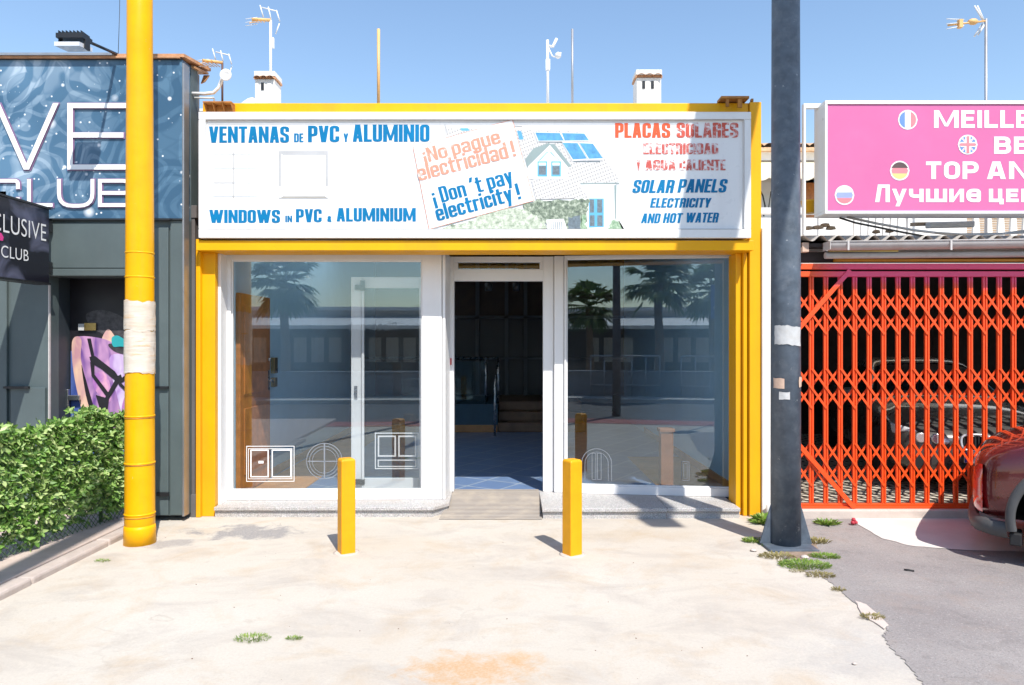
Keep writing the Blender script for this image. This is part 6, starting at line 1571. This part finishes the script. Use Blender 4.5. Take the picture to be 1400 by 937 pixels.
for x, y in ((1068,770),(1086,783),(1150,806),(1052,748),(1196,848)):
    weeds.append(((x+rr.uniform(-4,4),y+rr.uniform(-2,2)), rr.uniform(.03,.07), rr.randint(25,60), rr.uniform(.02,.04), rr.choice(('weed','weed_dry','weed_dry')), 'tiny weed sprig in the ragged edge between concrete and asphalt'))
for k, ((x,y),r_,n,h,mm,lab) in enumerate(weeds):
    g = gp(x,y); b = MB(); tuft(b, g, r_, n*2, h, 40+k)
    tag(b.build('weed', M[mm], normals=False), lab, 'weed', 'weeds in the ground cracks')
thing_mesh('yellow_flower', M['flower_yellow'], lambda b: b.lathe(W(1056,731,6.7), [(.002,-.01),(.02,0),(.014,.015),(.002,.02)], 9), 'single yellow flower beside the lamp post', 'flower')
thing_mesh('red_flower', M['flower_red'], lambda b: [b.lathe(Vector((gp(1166,719)[0]+dx,gp(1166,719)[1]+dy,.012+dz)), [(.002,0),(.022,.01),(.016,.03),(.002,.035)], 8) for dx,dy,dz in ((0,0,0),(.03,.01,.0),(.012,.01,.025))], 'small red flower at the foot of the garage kerb', 'flower')
def leaves(b, c, rx, ry, n, seed):
    rr = random.Random(seed)
    for _ in range(n):
        p = Vector((c[0]+rr.gauss(0,rx), c[1]+rr.gauss(0,ry), rr.uniform(.004,.05))); a = rr.uniform(0,6.28); L = rr.uniform(.015,.035)
        u = Vector((cos(a),sin(a),rr.uniform(-.4,.6)))*L; v = Vector((-sin(a),cos(a),rr.uniform(-.4,.6)))*L*.6
        b.bm.faces.new([b.bm.verts.new(q) for q in (p-u, p+v, p+u, p-v)])
thing_mesh('dry_leaf_pile', M['leafdebris'], lambda b: leaves(b, (2.44,6.98), .05, .05, 130, 9), 'heap of dry brown leaves at the foot of the right pilaster', 'leaves', normals=False)
soil = wobble([gp(1066,742),gp(1068,758),gp(1090,768),gp(1118,760),gp(1118,745),gp(1066,742)], .015, 5, 8)
sheet('bare_soil', [(p[0],p[1]) for p in soil[:-1]], .008, mat('bare_soil', (.26,.19,.14), .95, var=.3, dscale=12, bump=.5, bscale=60))
def stone(b, c, r_, seed):
    rr = random.Random(seed)
    b.lathe((c[0],c[1],.003), [(.001,0),(r_,r_*.15),(r_*.85,r_*.45),(r_*.4,r_*.65),(.001,r_*.68)], 9)
    for v in b.bm.verts: v.co += Vector((rr.uniform(-1,1),rr.uniform(-1,1),rr.uniform(-.3,.3)))*r_*.12
for k, (x,y,r_,lab) in enumerate(((1100,764,.035,'pale stone lying in the weeds before the lamp post foot'),(1062,751,.022,'pinkish stone beside the lamp post foot, on its left'),(1030,754,.028,'pale chip of concrete left of the weeds'),(1168,909,.012,'small grey pebble on the foreground concrete at right'))):
    b = MB(); stone(b, gp(x,y), r_, k); tag(b.build('stone', M['kerb_pale']), lab, 'stone', 'stones on the ground')
thing_mesh('twig', M['cable'], lambda b: b.tube([gp(1236,781)+(.012,), gp(1243,782)+(.014,), gp(1250,783)+(.012,)], .006, 6), 'short dark twig lying on the grey asphalt', 'twig')
def chips(b):
    rr = random.Random(21)
    for _ in range(36):
        x, y = rr.uniform(200,1180), 700+237*rr.random()**.8
        g = gp(x,y)
        if g[1] > 6.9: continue
        r_ = rr.uniform(.002,.0045); a = rr.uniform(0,6.28)
        b.prism([(g[0]+r_*cos(a+k*1.5)*rr.uniform(.6,1.3), g[1]+r_*sin(a+k*1.5)*rr.uniform(.6,1.3), .001) for k in range(4)], (0,0,r_*.6))
g = MB(); chips(g); tag(g.build('grit', M['leafdebris']), 'scattered grit and leaf crumbs on the concrete', 'grit', kind='stuff')
# broken concrete lip at the asphalt edge
lip = wobble([gp(1168,822),gp(1186,828),gp(1214,856),gp(1208,862),gp(1180,842),gp(1168,822)], .008, 4, 4)
b = MB(); b.prism([(p[0],p[1],0) for p in lip[:-1]], (0,0,.009)); tag(b.build('broken_kerb_chunk', M['kerb_pale'], bevel=.006), 'pale broken concrete lip along the asphalt edge', 'concrete chunk')

# ================================================================== ACROSS THE STREET (seen in the glass)
def mirR(px, Dv):
    """world spot whose reflection in the right window shows at image x = px, Dv metres deep"""
    p = Vector((WX(px,Dv), Dv)); A, B = Vector(RW_A), Vector(RW_B); d = (B-A).normalized(); v = p-A
    q = A+2*d*v.dot(d)-v; return q.x, q.y
def mirL(px, Dv): return WX(px,Dv), 2*7.42-Dv
rest = empty('restaurant', (0,-16,0), 'long pale restaurant across the street with a dark front and white awning edge', 'restaurant')
part('wall', M['render_pale'], rest, lambda b: (b.box(-24,30,-22,-15,0,3.0)))
part('shopfront', M['shopfront_dark'], rest, lambda b: b.box(-22,28,-15.0+.001,-14.9,.2,2.6))
part('awning', [M['white']], rest, lambda b: (b.prism([(-22,-14.95,2.75),(-22,-12.8,2.35),(-22,-12.8,2.3),(-22,-14.95,2.7)], (50,0,0)), b.box(-22,28,-12.83,-12.78,2.22,2.30)))
def panes(b):
    for k in range(16):
        x = -20+3*k
        for dx in (0,.7,1.4): b.box(x+dx,x+dx+.5,-14.88,-14.86,.9,1.9)
part('window', M['render_pale'], rest, panes)
part('parapet', M['white'], rest, lambda b: (b.box(-24,30,-15.2,-15-.001+.1,3.005,3.15)))
mb = MB(); xr = mirL(500,27)[0]; xl = mirL(566,27)[0]
word(mb, 'Ristorant', lambda a, c, d: Vector((-a, -12.755+d, c)), -xl, -xr, 2.16, .30, f=.2, ry=1, gap=.2)
mb.build('lettering', M['letter_white'], rest, normals=False)
def boundary(b):
    b.box(-30,30,-6.6,-6.4,.12,.80); b.box(-30,30,-6.65,-6.35,.80,.86)
thing_mesh('boundary_wall', M['render_grey'], boundary, 'low grey wall along the far pavement', 'wall', bevel=.01)
def railing_at(x):
    def fn(b):
        for dx in (-1.0,-.6,-.2,.2,.6,1.0): b.tube([(x+dx,-6.1,.12),(x+dx,-6.1,1.3)], .022, 8)
        b.tube([(x-1,-6.1,1.3),(x+1,-6.1,1.3)], .03, 8); b.tube([(x-1,-6.1,.45),(x+1,-6.1,.45)], .025, 8)
    return fn
rx = mirR(855,21.5)[0]
thing_mesh('railing', M['galv'], railing_at(rx), 'steel pedestrian railing across the street beside the palm', 'railing', 'pedestrian railings across the street')
thing_mesh('railing', M['galv'], railing_at(rx+2.6), 'second steel pedestrian railing across the street', 'railing', 'pedestrian railings across the street')
def palm(x, y, h, cr, seed, label):
    root = empty('palm_tree', (x,y,.12), label, 'palm tree', 'palms across the street')
    rr = random.Random(seed)
    part('trunk', M['bark'], root, lambda b: b.tube([(x,y,.1),(x+.03,y,h*.4),(x-.02,y,h*.75),(x,y,h)], [.19,.14,.125,.15], 14))
    b = MB(); bm = b.bm
    for k in range(60):
        az = rr.uniform(0,6.28); el = rr.uniform(-.9,1.25)
        d = Vector((cos(az)*cos(el), sin(az)*cos(el), sin(el))); c = Vector((x,y,h+.05)); tip = c + d*cr*rr.uniform(.45,.6)
        b.tube([c, tip], .012, 4, False)
        s = d.cross(Vector((0,0,1))).normalized(); up = s.cross(d)
        for q in range(13):
            a = radians(-78+13*q); v = (d*cos(a)+s*sin(a)).normalized(); L = cr*.55*rr.uniform(.85,1.1)*(.7+.3*cos(a)); w_ = .042*cr
            e = tip+v*L+Vector((0,0,-.28*L*rr.uniform(.5,1.3))); p = up.cross(v).normalized()*w_; m2 = tip+v*L*.6
            bm.faces.new([bm.verts.new(z) for z in (tip, m2+p, e, m2-p)])
    b.build('crown', M['palm'], root, normals=False)
x,y = mirR(901,23); palm(x,y,3.55,1.25,1,'taller palm tree across the street, reflected in the right window')
x,y = mirR(806,27); palm(x,y,3.0,1.15,2,'shorter palm tree across the street, reflected at the left of the right window')
x,y = mirR(975,25); palm(x,y,3.4,1.2,3,'palm tree across the street behind the blue road sign')
x,y = mirL(415,22.5); palm(x,y,3.5,1.25,4,'palm tree across the street, reflected in the left window')
x,y = mirR(843,16.8)
l3 = empty('street_lamp', (x,y,0), 'slim dark street lamp at the road edge, reflected in the right window', 'street lamp')
part('shaft', M['slate'], l3, lambda b: b.tube([(x,y,0),(x,y,7)], [.10,.07], 20)); part('lamp_head', M['slate'], l3, lambda b: b.tube([(x,y,7),(x+.2,y-.6,7.15),(x+.3,y-1.3,7.15)], .05, 10))
x,y = mirR(985,15.4)
rs = empty('road_sign', (x,y,0), 'blue road sign on a thin grey post, reflected in the right window', 'road sign')
part('post', M['galv'], rs, lambda b: b.tube([(x,y,0),(x,y,2.95)], .028, 10))
part('sign_plate', M['traffic_blue'], rs, lambda b: b.box(x-.19,x+.19,y+.03,y+.045,2.2,2.92), .004)
part('symbol', M['letter_white'], rs, lambda b: (b.box(x-.03,x+.03,y+.046,y+.049,2.32,2.8), b.prism([(x-.11,y+.046,2.62),(x,y+.046,2.84),(x+.11,y+.046,2.62)], (0,.0025,0)), b.box(x-.13,x-.05,y+.046,y+.0488,2.4,2.46)))
